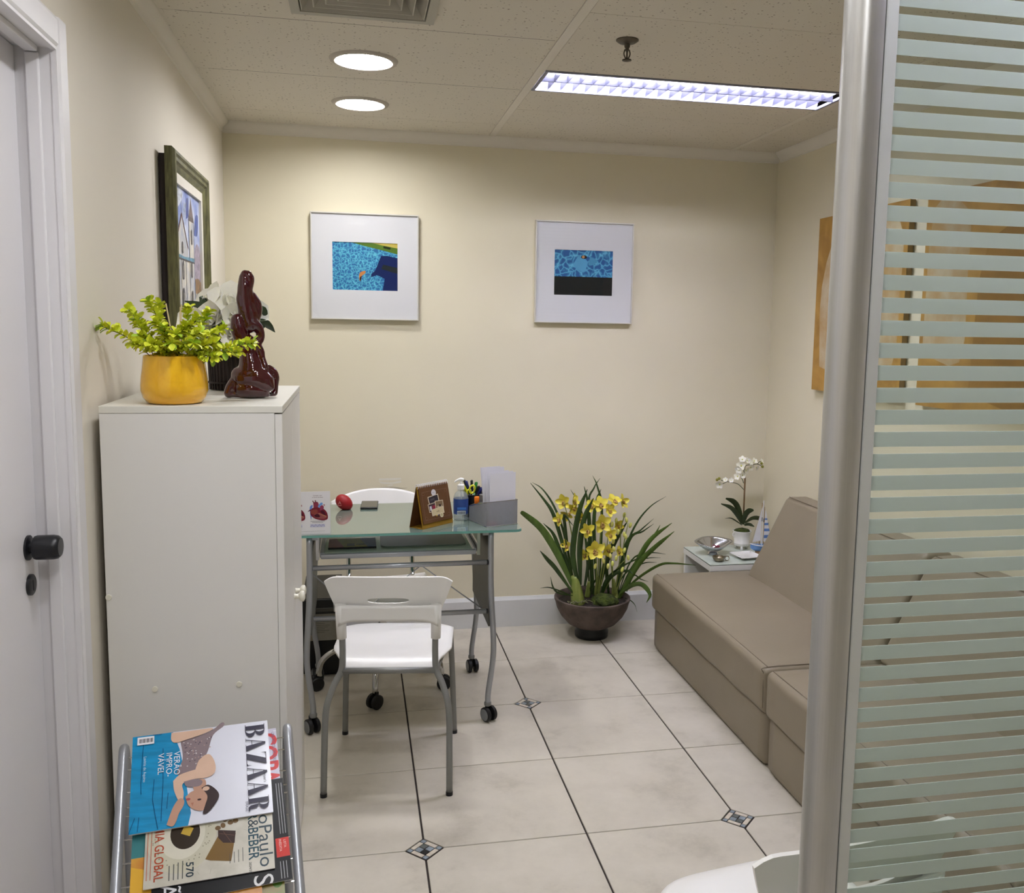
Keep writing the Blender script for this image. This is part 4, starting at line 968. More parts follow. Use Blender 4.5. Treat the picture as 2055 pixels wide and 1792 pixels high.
for (u, v, y, fc, big) in ((462, 610, .18, (-.1, -.8, .6), True), (438, 640, .14, (-.5, -.8, .3), False), (470, 640, .13, (.2, -1, .2), False), (408, 655, .12, (-.4, -.9, .3), False), (430, 612, .22, (-.6, -.5, .5), True), (398, 648, .16, (-.8, -.5, .3), False), (500, 635, .2, (.6, -.6, .4), False), (470, 670, .12, (.1, -1, -.1), False)):
    q_ = at(u, v, y); rose(q_, fc, big); obj('stem', T(spline([vc+Vector((0, 0, .09)), (vc+q_)/2+Vector((0, 0, .05)), q_], 4), .002, 5), M['stemdark'], t)
def leafy(pts, wid, m, parent, fold=.3, side=None, name='leaf'):
    bm = strap(nb(), pts, wid, fold, 5, side)
    return obj(name, bm, m, parent, 60)
for pts in (((455, 640), (420, 620), (395, 612), (370, 604)), ((455, 645), (418, 622), (405, 600), (408, 596)), ((500, 640), (525, 622), (536, 640)), ((505, 640), (528, 648), (540, 655), (552, 667)), ((440, 665), (452, 640), (462, 630)), ((425, 660), (444, 648), (465, 640)), ((455, 690), (448, 660), (452, 640)), ((500, 650), (520, 655), (524, 648), (528, 640)), ((430, 690), (440, 670), (450, 655)), ((470, 700), (475, 680), (490, 668))):
    P3 = [at(u, v, .14+.03*i) for i, (u, v) in enumerate(pts)]; leafy(P3, [.004, .020, .026, .018, .002], M['darkleaf'], t)
# burgundy glazed sculpture
sc0 = at(505, 800, -.11); sc0.z = ZT; sm = .000199
def sp(x, y): return Vector((sc0.x+(x-700)*sm, 0, ZT+(1590-y)*sm))
bm = nb()
def cap(pts, rs, dy=None, n=5, fl=1):
    P = [sp(x, y)+Vector((0, sc0.y+(dy[i] if dy else 0), 0)) for i, (x, y) in enumerate(pts)]; P = spline(P, n); L = len(P)
    for i, p_ in enumerate(P):
        r_ = lerpl(rs, i/(L-1))*sm*1.27; ell(bm, p_, (r_, r_*fl, r_), seg=14, rings=9)
cap([(645, 70), (645, 200), (650, 360), (670, 520), (700, 660)], [58, 76, 92, 100, 92], [0, 0, .004, .004, .002], 7)
cap([(690, 40), (715, 70), (712, 140), (690, 230)], [42, 42, 40, 40], [-.004]*4, 5)
cap([(650, 25), (690, 25)], [45, 42], [0, 0], 3)
cap([(730, 300), (780, 400), (790, 500), (760, 600)], [45, 52, 46, 50], [.006, .01, .01, .006], 6)
cap([(600, 200), (590, 340), (610, 460), (640, 560)], [30, 44, 44, 50], [-.006]*4, 6)
cap([(548, 610), (555, 720), (590, 840), (640, 950)], [66, 76, 78, 80], [-.010, -.012, -.010, -.004], 7)
cap([(700, 640), (790, 680), (835, 740), (845, 830), (800, 900), (740, 930)], [70, 48, 34, 30, 36, 50], [-.004]*6, 6)
cap([(760, 900), (830, 1000), (850, 1090), (880, 1200), (895, 1300)], [46, 36, 30, 34, 26], [-.004, -.006, -.008, -.012, -.016], 6)
cap([(660, 900), (680, 1050), (700, 1180), (710, 1300)], [90, 98, 120, 150], [0, 0, 0, 0], 6)
cap([(560, 1320), (640, 1360), (760, 1360), (860, 1400), (960, 1470)], [90, 130, 140, 110, 34], [0, -.004, -.006, -.012, -.02], 6)
cap([(600, 1500), (700, 1500), (850, 1520)], [90, 95, 70], [-.008, -.012, -.012], 6, 1.2)
cap([(480, 1400), (450, 1480), (425, 1550)], [44, 56, 52], [-.004, -.008, -.010], 6)
cap([(900, 1230), (960, 1280), (1000, 1350), (1000, 1450), (995, 1560)], [44, 50, 40, 30, 26], [.012, .016, .016, .014, .012], 6)
cap([(430, 1565), (560, 1565), (720, 1565), (900, 1560)], [32, 36, 36, 34], [-.008]*4, 7, 1.8)
cap([(800, 760), (810, 830), (800, 880)], [30, 34, 30], [0, 0, 0], 4)
cap([(600, 1565), (800, 1565), (985, 1565)], [34, 34, 28], [.012]*3, 7, 1.5)
sco = evaluated('glazed_sculpture', bm, [('REMESH', dict(mode='VOXEL', voxel_size=.0021)), ('SMOOTH', dict(factor=.7, iterations=5))], M['burgundy'])
zmin = min(v.co.z for v in sco.data.vertices)
for v in sco.data.vertices: v.co.z = max(ZT+.0003, v.co.z-(zmin-ZT))
tag(sco, 'glossy burgundy abstract figure sculpture standing on the white cabinet', 'sculpture')

# ================================================================ ON THE DESK
DZ = dz+.0002
# leaflet with two hearts, standing upright at the near left
t = thing('heart_leaflet', 'folded white leaflet with anatomical heart drawings standing on the desk', 'leaflet', (-.37, .85, DZ))
lA, lB = Vector((-.468, .852, 0)), Vector((-.288, .858, 0)); ex = (lB-lA).normalized(); nrm_ = Vector((ex.y, -ex.x, 0)); hh = .158
lean = Vector((0, .012, 1)).normalized()
def card(a, b_, h_, top_off, th=.0008):
    bm = nb(); d_ = (b_-a).normalized(); n_ = Vector((d_.y, -d_.x, 0)); v = []
    for off in (0, -th):
        for p_ in (a, b_): v.append(bm.verts.new(Vector((p_.x, p_.y, DZ))+n_*off))
        for p_ in (b_, a): v.append(bm.verts.new(Vector((p_.x, p_.y, DZ+h_))+top_off+n_*off))
    bm.faces.new(v[:4]); bm.faces.new(v[4:][::-1])
    for i in range(4): bm.faces.new((v[i], v[i+4], v[(i+1) % 4+4], v[(i+1) % 4]))
    bmesh.ops.recalc_face_normals(bm, faces=bm.faces); return bm
top_off = Vector((0, .012, 0)); mid_ = lA.lerp(lB, .0)
obj('front_sheet', card(lA, lB, hh, top_off), M['card'], t)
obj('back_sheet', card(lA+Vector((0, .03, 0)), lB+Vector((0, .03, 0)), hh, Vector((0, -.0165, 0))), M['card'], t)
eyv = (Vector((0, 0, hh))+top_off).normalized()
p = Print(Vector((lB.x, lB.y, DZ))+nrm_*.0002, ex, eyv, .5)
def heart(ox, oy, s):
    k = lambda pts: [(ox+(x-660)/1000*.098*s, oy+(700-y)/1000*.098*s) for x, y in pts]
    p.blob(k([(440, 560), (500, 555), (480, 680), (450, 1010), (430, 1000), (400, 660)]), (112, 140, 206)); p.blob(k([(330, 770), (420, 690), (430, 730), (380, 760)]), (84, 40, 62))
    p.blob(k([(520, 470), (600, 440), (680, 470), (700, 620), (640, 720), (540, 700)]), (136, 52, 74)); p.poly(k([(485, 410), (510, 395), (550, 470), (525, 480)]), (92, 34, 46)); p.poly(k([(570, 395), (605, 380), (605, 450), (575, 460)]), (92, 34, 46))
    p.blob(k([(420, 720), (520, 640), (700, 640), (860, 690), (960, 800), (1000, 950), (970, 1050), (830, 1080), (640, 1040), (520, 980), (430, 880)]), (120, 34, 50))
    p.blob(k([(520, 910), (640, 830), (860, 900), (940, 960), (900, 1020), (720, 1020), (580, 970)]), (150, 84, 84)); p.blob(k([(530, 910), (650, 850), (740, 930), (700, 970), (600, 960)]), (66, 18, 30)); p.blob(k([(760, 740), (860, 760), (930, 900), (880, 900), (780, 820)]), (74, 18, 40))
    p.blob(k([(440, 720), (640, 700), (650, 830), (520, 870), (440, 820)]), (140, 66, 58)); p.poly(k([(690, 815), (950, 930), (960, 985), (700, 850)]), (176, 116, 92))
    p.blob(k([(670, 620), (690, 560), (760, 480), (820, 480), (820, 540), (760, 570), (730, 640)]), (112, 160, 222)); p.blob(k([(740, 600), (800, 560), (860, 600), (850, 690), (740, 740)]), (146, 62, 92)); p.blob(k([(850, 540), (890, 530), (895, 590), (870, 580)]), (176, 110, 116))
for ox in (-.046, -.128):
    heart(ox, .092, 1.12)
    tx, t1, t2 = ox, 'Coração com', 'arritmia cardíaca'
    p.text(t1, ox, .142, .0042, (96, 40, 56), align='CENTER'); p.text(t2, ox, .1355, .0042, (96, 40, 56), align='CENTER')
    for kk in range(2): p.rect(ox-.026+kk*.006, .047-kk*.0045, ox+.026-kk*.006, .0484-kk*.0045, (120, 118, 124), 3)
    p.rect(ox-.027, .026, ox+.026, .037, (196, 196, 222), 2); p.line([(ox-.027+kk*.0066, .0275+(.008 if kk % 2 else 0)) for kk in range(9)], .0007, (84, 84, 116), 4)
p.rect(-.175, .0105, -.02, .0112, (150, 148, 146), 3)
p.build('print', t)
# red stress ball
bc = Vector((-.243, 1.305, DZ)); bm = nb(); bmesh.ops.create_uvsphere(bm, u_segments=28, v_segments=18, radius=1)
for v in bm.verts:
    x, y, z = v.co; e_ = .0345*(1+.10*math.cos(2.2*math.atan2(z-.2, x-.2)))
    v.co = Vector((bc.x+x*.0352+z*-.0035*1.6, bc.y+y*.032, DZ+.0285+z*.0335*(1.08 if z > 0 else .95)+x*-.004)); v.co.z = max(v.co.z, DZ+.0004)
M['redfoam'] = mat('red_rubber', (150, 14, 22), .5, vary=(20, .1))
t = thing('stress_ball', 'red heart-shaped stress ball on the glass desk', 'ball', bc)
bl = obj('ball', bm, M['redfoam'], t, 80)
p = Print((bc.x-.030, bc.y-.0318, DZ+.016), (1, -.12, .02), (0, .12, 1), .6, .0002)
p.text('A', .006, .012, .014, (196, 120, 116), bold=.01); p.rect(.003, .006, .02, .0085, (196, 120, 116)); pb = p.build('logo_mark', bl)
# phone
t = thing('phone', 'dark mobile phone lying on the glass desk beside the red ball', 'phone', (-.138, 1.362, DZ))
mt = Matrix.Translation((-.137, 1.365, DZ)) @ Matrix.Rotation(R(-3), 4, 'Z')
obj('body', B(-.036, .036, -.074, .074, 0, .0088, .003, 3, mt), M['pcblack'], t, 40)
M['screen'] = mat('phone_screen_glass', (66, 64, 56), .12, spec=.7, vary=(8, .05))
obj('screen', B(-.033, .033, -.068, .070, .0087, .0092, 0, 2, mt), M['screen'], t)
# desk calendar
t = thing('desk_calendar', 'brown spiral-bound desk calendar tent standing on the glass desk', 'calendar', (.095, .955, DZ))
fl, fr_ = Vector((.055, .879, DZ)), Vector((.055+.129, .879+.118, DZ)); wv = (fr_-fl); W = wv.length; ex = wv.normalized(); bv = Vector((-ex.y, ex.x, 0))*.068
ap = fl+bv*.5+Vector((0, 0, .160))
M['calbrown'] = mat('brown_calendar_card', (98, 62, 28), .6, vary=(14, .1)); M['calgold'] = mat('mustard_card', (150, 112, 20), .6, vary=(14, .12))
def slab(a, b_, c_, d_, th, m_, name, parent):
    bm = nb(); n_ = (b_-a).cross(d_-a).normalized()*th; q_ = [bm.verts.new(x) for x in (a, b_, c_, d_)]+[bm.verts.new(x+n_) for x in (a, b_, c_, d_)]
    bm.faces.new(q_[:4][::-1]); bm.faces.new(q_[4:])
    for i in range(4): bm.faces.new((q_[i], q_[(i+1) % 4], q_[(i+1) % 4+4], q_[i+4]))
    bmesh.ops.recalc_face_normals(bm, faces=bm.faces); return obj(name, bm, m_, parent)
upf = (ap-fl).normalized(); bl_ = fl+bv; upb = (ap-bl_).normalized()
slab(fl, fl+wv, ap+wv, ap, .0012, M['calgold'], 'front_stand', t); slab(bl_+wv, bl_, ap, ap+wv, .0012, M['calbrown'], 'back_stand', t); slab(fl, bl_, bl_+wv, fl+wv, .001, M['calgold'], 'base_card', t)
nf = ex.cross(upf).normalized(); nf = nf if nf.y < 0 else -nf
a0 = fl+upf*.018+nf*.0015; hgt = (ap-fl).length-.02
pg = slab(a0+ex*.006, a0+ex*(W-.002), a0+ex*(W-.002)+upf*hgt, a0+ex*.006+upf*hgt, .004, M['calbrown'], 'cover_page', t)
p = Print(a0+nf*.0045+ex*.006, ex, upf, .5, .00015); wC, hC = W-.008, hgt
if (p.n-nf).length > .1: p.n = nf
for (x0, y0, x1, y1) in ((.012, .012, wC-.012, .0135), (.012, hC-.0225, wC-.012, hC-.021), (.012, .012, .0135, hC-.021), (wC-.0135, .012, wC-.012, hC-.021)): p.rect(x0, y0, x1, y1, (124, 96, 78), 1)
for cx_, cy_ in ((.020, .020), (wC-.020, .020), (.020, hC-.029), (wC-.020, hC-.029)): p.disc(cx_, cy_, .007, .006, (116, 86, 64), layer=1.2); p.disc(cx_, cy_, .004, .0035, (98, 62, 28), layer=1.6)
p.disc(wC*.47, hC*.79, .013, .013, (220, 214, 216), layer=2); p.text('2023', wC*.47-.008, hC*.775, .005, (150, 146, 160), layer=3)
def photo(x, y, w_, h_, r_, c_, inner):
    ca, sa = math.cos(r_), math.sin(r_); k = lambda pts: [(x+a*ca-b_*sa, y+a*sa+b_*ca) for a, b_ in pts]
    p.poly(k([(-w_/2, -h_/2), (w_/2, -h_/2), (w_/2, h_/2), (-w_/2, h_/2)]), (222, 206, 176)); z = .88
    p.poly(k([(-w_/2*z, -h_/2*z), (w_/2*z, -h_/2*z), (w_/2*z, h_/2*z), (-w_/2*z, h_/2*z)]), c_)
    for bx, col in inner: p.poly(k([(bx[0]*w_, bx[1]*h_), (bx[2]*w_, bx[1]*h_), (bx[2]*w_, bx[3]*h_), (bx[0]*w_, bx[3]*h_)]), col)
p.layer = 2
photo(wC*.44, hC*.565, .060, .045, .10, (52, 46, 52), [((-.35, -.3, .35, -.1), (92, 84, 84)), ((-.3, .1, .1, .25), (78, 70, 74))]); photo(wC*.36, hC*.40, .044, .033, .08, (74, 56, 62), [((0, -.35, .4, .2), (140, 44, 62)), ((-.35, -.3, -.1, .2), (210, 204, 208))])
photo(wC*.60, hC*.435, .046, .034, -.03, (126, 104, 78), [((-.3, -.35, .35, -.1), (184, 166, 138)), ((-.05, -.2, .2, .05), (56, 44, 36))]); photo(wC*.52, hC*.27, .070, .026, .06, (206, 188, 148), []); p.text('café', wC*.47, hC*.25, .008, (104, 84, 60))
p.rect(wC*.44, hC*.145, wC*.49, hC*.175, (206, 170, 70)); p.rect(wC*.49, hC*.148, wC*.54, hC*.178, (96, 98, 120)); p.disc(wC*.63, hC*.155, .010, .010, (220, 208, 172)); p.disc(wC*.63, hC*.155, .006, .006, (188, 172, 132))
p.build('cover_print', pg)
for i in range(17):
    c_ = ap+ex*(W*(i+.5)/17)+Vector((0, 0, -.004)); obj('spiral_ring', T([c_+nf.xy.to_3d().normalized()*.008*math.cos(a)+Vector((0, 0, .0085*math.sin(a)+.005)) for a in [2*math.pi*q_/14 for q_ in range(14)]], .0011, 5, closed=True), M['paper'], t)
# sanitiser bottle
sb = Vector((.221, 1.045, DZ))
t = thing('sanitizer_bottle', 'clear pump bottle of hand sanitizer behind the calendar', 'bottle', sb)
M['gel'] = glass('clear_gel', (238, 242, 244), .18, .05, (214, 220, 222))
obj('bottle', Lt([(0, .001), (.027, .001), (.030, .004), (.030, .085), (.029, .095), (.024, .108), (.015, .116), (.0125, .120), (.0125, .126), (0, .126)], sb, 32), M['bottle'], t, 40)
obj('label', Lt([(.0303, .026), (.0303, .088)], sb, 32, cap=False), M['bottlelabel'], t, 60)
p = Print(sb+Vector((-.020, -.0312, .026)), (1, 0, 0), (0, 0, 1), .5)
for i in range(14): p.rect(.004+i*.0022, .002, .004+i*.0022+(.0011 if i % 3 else .0016), .014, (50, 54, 70), 2)
p.rect(.002, .0, .036, .016, (206, 214, 222), 1); p.rect(.002, .020, .038, .03, (70, 120, 196), 1)
p.build('barcode', t)
obj('pump_collar', Lt([(.0145, .124), (.0145, .142), (.010, .146), (0, .146)], sb, 24), M['ceramic_w'], t, 40)
pm_ = obj('pump_head', T([sb+Vector((0, 0, .145)), sb+Vector((0, 0, .158))], .0048, 12), M['ceramic_w'], t, 50)
obj('nozzle', T(spline([sb+Vector((.010, 0, .163)), sb+Vector((-.004, 0, .165)), sb+Vector((-.020, 0, .158)), sb+Vector((-.025, 0, .153))], 4), [.0065, .006, .004, .003], 10), M['ceramic_w'], pm_, 50)
obj('dip_tube', T([sb+Vector((0, 0, .12)), sb+Vector((.006, 0, .006))], .0022, 8), M['ceramic_w'], t)
# pen cup and what it holds
pcx = Vector((.283, 1.105, DZ))
t = thing('pen_cup', 'black wire mesh pen cup between the bottle and the organiser', 'pen cup', pcx)
obj('cup', Lt([(0, .001), (.042, .001), (.043, .003), (.043, .093), (.0415, .093), (.0415, .004), (0, .003)], pcx, 28), M['blackmesh'], t, 40)
obj('rim', T([pcx+Vector((.043*math.cos(2*math.pi*i/28), .043*math.sin(2*math.pi*i/28), .094)) for i in range(28)], .0022, 6, closed=True), M['blackpl'], t)
inks = {'black': (22, 22, 26), 'blue': (34, 42, 110), 'green': (30, 120, 44), 'yellow': (214, 214, 46), 'orange': (232, 120, 24), 'grey': (120, 116, 116), 'clear': (190, 186, 190)}
for kk, v in inks.items(): M['pen_'+kk] = mat('pen_'+kk, v, .35, vary=(30, .1))
def pen(top, foot, r_, body, capc, label, hl=False):
    top, foot = Vector(top), Vector(foot); d_ = (top-foot).normalized(); t = thing('highlighter' if hl else 'pen', label, 'highlighter' if hl else 'pen', foot, 0, 'pens in the mesh cup')
    L = (top-foot).length
    obj('barrel', T([foot, foot+d_*.006, foot+d_*(L*.72)], [r_*.5, r_, r_], 10), M['pen_'+body], t, 50)
    cp = obj('cap', T([foot+d_*(L*.68), foot+d_*(L-.003), top], [r_*1.15, r_*1.12, r_*.7], 10), M['pen_'+capc], t, 50)
    sd = d_.cross(Vector((0, 1, 0))).normalized()
    obj('clip', T([foot+d_*(L*.75)+sd*r_*1.4, top-d_*.002+sd*r_*1.3], r_*.3, 5), M['pen_'+capc], cp)
fz = DZ+.005
def foot(a, r_): return (pcx.x+r_*math.cos(a), pcx.y+r_*math.sin(a), fz)
for (u, v, y, a, r_, pr, body, capc, label, hl) in (
    (928, 972, 1.085, 0.3, .02, .0065, 'yellow', 'yellow', 'fluorescent yellow highlighter leaning left in the pen cup', True),
    (932, 963, 1.115, 5.6, .02, .0042, 'clear', 'black', 'black-capped pen at the left of the pen cup', False),
    (936, 965, 1.09, 5.0, .012, .0042, 'blue', 'blue', 'dark blue pen just behind the yellow highlighter', False),
    (947, 963, 1.12, 4.2, .012, .004, 'clear', 'black', 'black-topped pen standing tallest beside the scissors', False),
    (957, 967, 1.12, 3.4, .020, .0048, 'green', 'green', 'green pen leaning right behind the scissors', False),
    (962, 975, 1.10, 3.0, .018, .0045, 'green', 'black', 'green pen with a black tip right of the scissors', False),
    (968, 978, 1.09, 2.9, .028, .0048, 'blue', 'blue', 'blue-capped pen leaning furthest right in the cup', False),
    (972, 981, 1.10, 3.3, .028, .004, 'clear', 'grey', 'grey pen leaning against the organiser', False)):
    pen(at(u, v, y), foot(a, r_), pr, body, capc, label, hl)
# scissors
t = thing('scissors', 'yellow-handled scissors standing in the pen cup', 'scissors', (pcx.x, pcx.y-.02, fz))
def hring(c0, rx, rz, tilt, name):
    P = []
    for i in range(20):
        a = 2*math.pi*i/20; x, z = rx*math.cos(a), rz*math.sin(a); P.append(c0+Vector((x*math.cos(tilt)-z*math.sin(tilt), 0, x*math.sin(tilt)+z*math.cos(tilt))))
    return obj(name, T(P, .0036, 8, closed=True), M['pen_yellow'], t, 60)
h1 = at(947.5, 982, 1.075); hring(h1, .0105, .017, -.25, 'handle'); h2 = at(942, 990, 1.082); hring(h2, .009, .015, .3, 'handle')
obj('blade', T([h1+Vector((-.004, 0, -.016)), Vector((pcx.x-.008, pcx.y-.02, fz))], [.0045, .0012], 6, flat=.4), M['chrome'], t); obj('blade', T([h2+Vector((.003, .002, -.014)), Vector((pcx.x-.002, pcx.y-.016, fz))], [.0045, .0012], 6, flat=.4), M['chrome'], t)
# silver mesh organiser with papers
oa = R(20); ex = Vector((math.cos(oa), math.sin(oa), 0)); ey = Vector((-math.sin(oa), math.cos(oa), 0)); O_ = Vector((.304, .888, DZ)); ow, od = .138, .150
t = thing('desk_organiser', 'silver wire mesh desk organiser at the right end of the desk', 'organiser', O_)
def wallp(pts, d_, name='mesh_wall', m_=None): return obj(name, Pr(pts, d_, O=O_, ex=ex, ey=(0, 0, 1)), m_ or M['mesh'], t)
obj('mesh_floor', Pr([(0, 0), (ow, 0), (ow, od), (0, od)], (0, 0, .0012), O=O_, ex=ex, ey=ey), M['mesh'], t)
obj('mesh_wall', Pr([(0, 0), (ow, 0), (ow, .098), (0, .098)], ey*.0012, O=O_, ex=ex, ey=(0, 0, 1)), M['mesh'], t)
obj('mesh_wall', Pr([(0, 0), (od, 0), (od, .058), (od*.55, .078), (0, .098)], ex*.0012, O=O_, ex=ey, ey=(0, 0, 1)), M['mesh'], t)
obj('mesh_wall', Pr([(0, 0), (od, 0), (od, .098), (0, .098)], ex*.0012, O=O_+ex*(ow-.0012), ex=ey, ey=(0, 0, 1)), M['mesh'], t)
obj('mesh_wall', Pr([(0, 0), (ow, 0), (ow, .098), (0, .058)], ey*.0012, O=O_+ey*(od-.0012), ex=ex, ey=(0, 0, 1)), M['mesh'], t)
obj('mesh_divider', Pr([(0, 0), (ow, 0), (ow, .094), (0, .085)], ey*.0012, O=O_+ey*.075, ex=ex, ey=(0, 0, 1)), M['mesh'], t)
z_ = Vector((0, 0, .098)); rim = [O_+z_, O_+ex*ow+z_, O_+ex*ow+ey*od+z_, O_+ey*od+Vector((0, 0, .058)), O_+ey*od*.55+Vector((0, 0, .078))]
obj('rim_wire', T(rim, .0018, 6, closed=True), M['chrome'], t)
obj('base_wire', T([O_+Vector((0, 0, .001)), O_+ex*ow+Vector((0, 0, .001)), O_+ex*ow+ey*od+Vector((0, 0, .001)), O_+ey*od+Vector((0, 0, .001))], .0012, 6, closed=True), M['chrome'], t)
for i, (off, x0, x1, h_, tl, lab) in enumerate(((.012, .018, .134, .205, .02, 'front white sheet with a thin ruled frame in the organiser'), (.022, .010, .130, .208, .01, 'second white sheet standing in the organiser'), (.034, .004, .122, .210, -.02, 'third white sheet standing in the organiser'), (.048, .016, .116, .224, -.05, 'rear white sheet standing tallest in the organiser'), (.058, .024, .112, .226, -.09, 'white card folder at the back of the papers in the organiser'))):
    a = O_+ex*max(x0, .004)+ey*off+Vector((0, 0, .0016)); upv = (Vector((0, 0, 1))+ex*tl+ey*.03).normalized(); w_ = x1-max(x0, .004)
    t2 = thing('paper_sheet', lab, 'paper', a, 0, 'papers standing in the mesh organiser')
    ps = slab(a, a+ex*w_, a+ex*w_+upv*h_, a+upv*h_, .0012, M['paper'], 'sheet', t2)
    if i == 0:
        p = Print(a+ey*-.0002, ex, upv, .6); p.line([(.022, .02), (.022, .185), (.085, .185), (.085, .02)], .0008, (150, 150, 158), 2); p.line([(.07, .03), (.07, .165)], .0006, (168, 168, 176), 2); p.build('ruled_frame', t2)
    if i == 1:
        p = Print(a+ey*-.0002, ex, upv, .6)
        for q_ in range(16): p.rect(.002, .05+q_*.008, .002+.006*((q_*7) % 5+1)/5, .0515+q_*.008, (96, 96, 108), 2)
        p.build('text_lines', t2)
# eraser and orange highlighter inside the organiser
q_ = O_+ex*.035+ey*.013
M['pink'] = mat('pink_eraser', (214, 96, 116), .6, vary=(20, .1))
tag(obj('eraser', B(-.024, .024, -.006, .006, 0, .011, .002, 2, Matrix.Translation(q_+Vector((-.006, -.005, .0014))) @ Matrix.Rotation(oa, 4, 'Z')), M['pink'], None, 40), 'pink eraser lying in the mesh organiser', 'eraser')
q_ = O_+ex*.018+ey*.118
t = thing('highlighter', 'orange highlighter standing upright in the mesh organiser', 'highlighter', q_+Vector((0, 0, .0014)))
obj('barrel', T([q_+Vector((0, 0, .0016)), q_+Vector((0, 0, .07))], .0095, 12), M['pen_black'], t, 50); obj('cap', T([q_+Vector((0, 0, .06)), q_+Vector((0, 0, .098)), q_+Vector((0, 0, .1))], [.0105, .0105, .009], 12), M['pen_orange'], t, 50)
q_ = O_+ex*.060+ey*.115
t = thing('binder_clip_box', 'small grey box of clips in the rear of the organiser', 'box', q_+Vector((0, 0, .0014)))
obj('box', B(-.024, .024, -.018, .018, 0, .105, .002, 2, Matrix.Translation(q_+Vector((0, 0, .0016))) @ Matrix.Rotation(oa, 4, 'Z')), M['deskpanel_l'], t)
# booklet and grey pad on the tray
TZ = tz+.0052
t = thing('booklet', 'colourful red and yellow booklet on the keyboard tray', 'booklet', (-.21, 1.02, TZ))
obj('pages', B(-.300, -.118, .955, 1.10, TZ, TZ+.008, .001, 1), M['blackpl'], t)
p = Print((-.300, .955, TZ+.008), (1, 0, 0), (0, 1, 0), .4)
p.rect(0, 0, .182, .145, (196, 174, 58), 1); p.poly([(0, 0), (.06, 0), (.03, .145), (0, .145)], (196, 92, 62), 2); p.poly([(.15, 0), (.182, 0), (.182, .145), (.12, .145)], (88, 112, 150), 2); p.rect(.07, .02, .1, .06, (120, 104, 40), 2); p.rect(.105, .035, .14, .05, (120, 104, 40), 2)
p.build('cover', t)
M['greypad'] = mat('grey_green_pad', (112, 126, 116), .3, vary=(9, .08))
t = thing('desk_pad', 'flat grey pad with rounded corners lying on the keyboard tray', 'pad', (.06, 1.06, TZ))
obj('pad', Pr(rrect(-.100, .235, .955, 1.16, .03), (0, 0, .006), O=(0, 0, TZ), ex=(1, 0, 0), ey=(0, 1, 0), bev=.001, seg=1), M['greypad'], t)

# ================================================================ BIG YELLOW ORCHID
oc = Vector((.972, 1.772, 0))
t = thing('potted_orchid', 'large yellow cymbidium orchid in a brown clay bowl on the floor', 'potted plant', oc)
obj('bowl', Lt([(0, .052), (.085, .054), (.125, .075), (.158, .112), (.178, .150), (.186, .180), (.192, .194), (.192, .204), (.184, .207), (.176, .200), (.168, .176), (0, .17)], oc, 48), M['clay'], t, 50)
obj('bowl_foot', Lt([(0, .0), (.082, .0), (.085, .006), (.085, .030), (.078, .046), (.080, .055), (0, .055)], oc, 40), M['pcblack'], t, 50)
bm = nb(); N = 24
for i in range(N+1):
    pass
obj('soil', Lt([(0, .196), (.08, .193), (.15, .186), (.174, .180)], oc, 36, cap=False), M['soil'], t, 60)
bm = nb(); bmesh.ops.create_icosphere(bm, subdivisions=4, radius=1)
for v in bm.verts:
    n_ = mnoise.noise(v.co*2.5)*.25+mnoise.noise(v.co*7)*.12; v.co = v.co*(1+n_); v.co = Vector((oc.x+.045+v.co.x*.066, oc.y-.075+v.co.y*.055, .195+v.co.z*.040))
obj('moss_mound', bm, M['moss'], t, 80)
c5 = lambda x, y, Y: at(1000+x/4.267, 900+y/4.267, Y)
def bulb(x, y0, y1, w0, w1, Y):
    a, b_ = c5(x[0], y0, Y), c5(x[1], y1, Y); obj('pseudobulb', T(spline([a, a.lerp(b_, .25), a.lerp(b_, .6), b_], 5), [w0*.7, w0, w0*.9, w1, w1*.7], 14), M['bulb'], t, 60)
bulb((690, 655), 1385, 1090, .036, .026, 1.715); bulb((845, 850), 1300, 1090, .016, .010, 1.79); bulb((1005, 985), 1310, 1120, .018, .012, 1.79); bulb((760, 775), 1290, 1140, .014, .010, 1.80)
WL = [.012, .026, .030, .028, .022, .003]; WT = [.006, .011, .012, .010, .006, .001]; WM = [.010, .018, .020, .017, .011, .002]
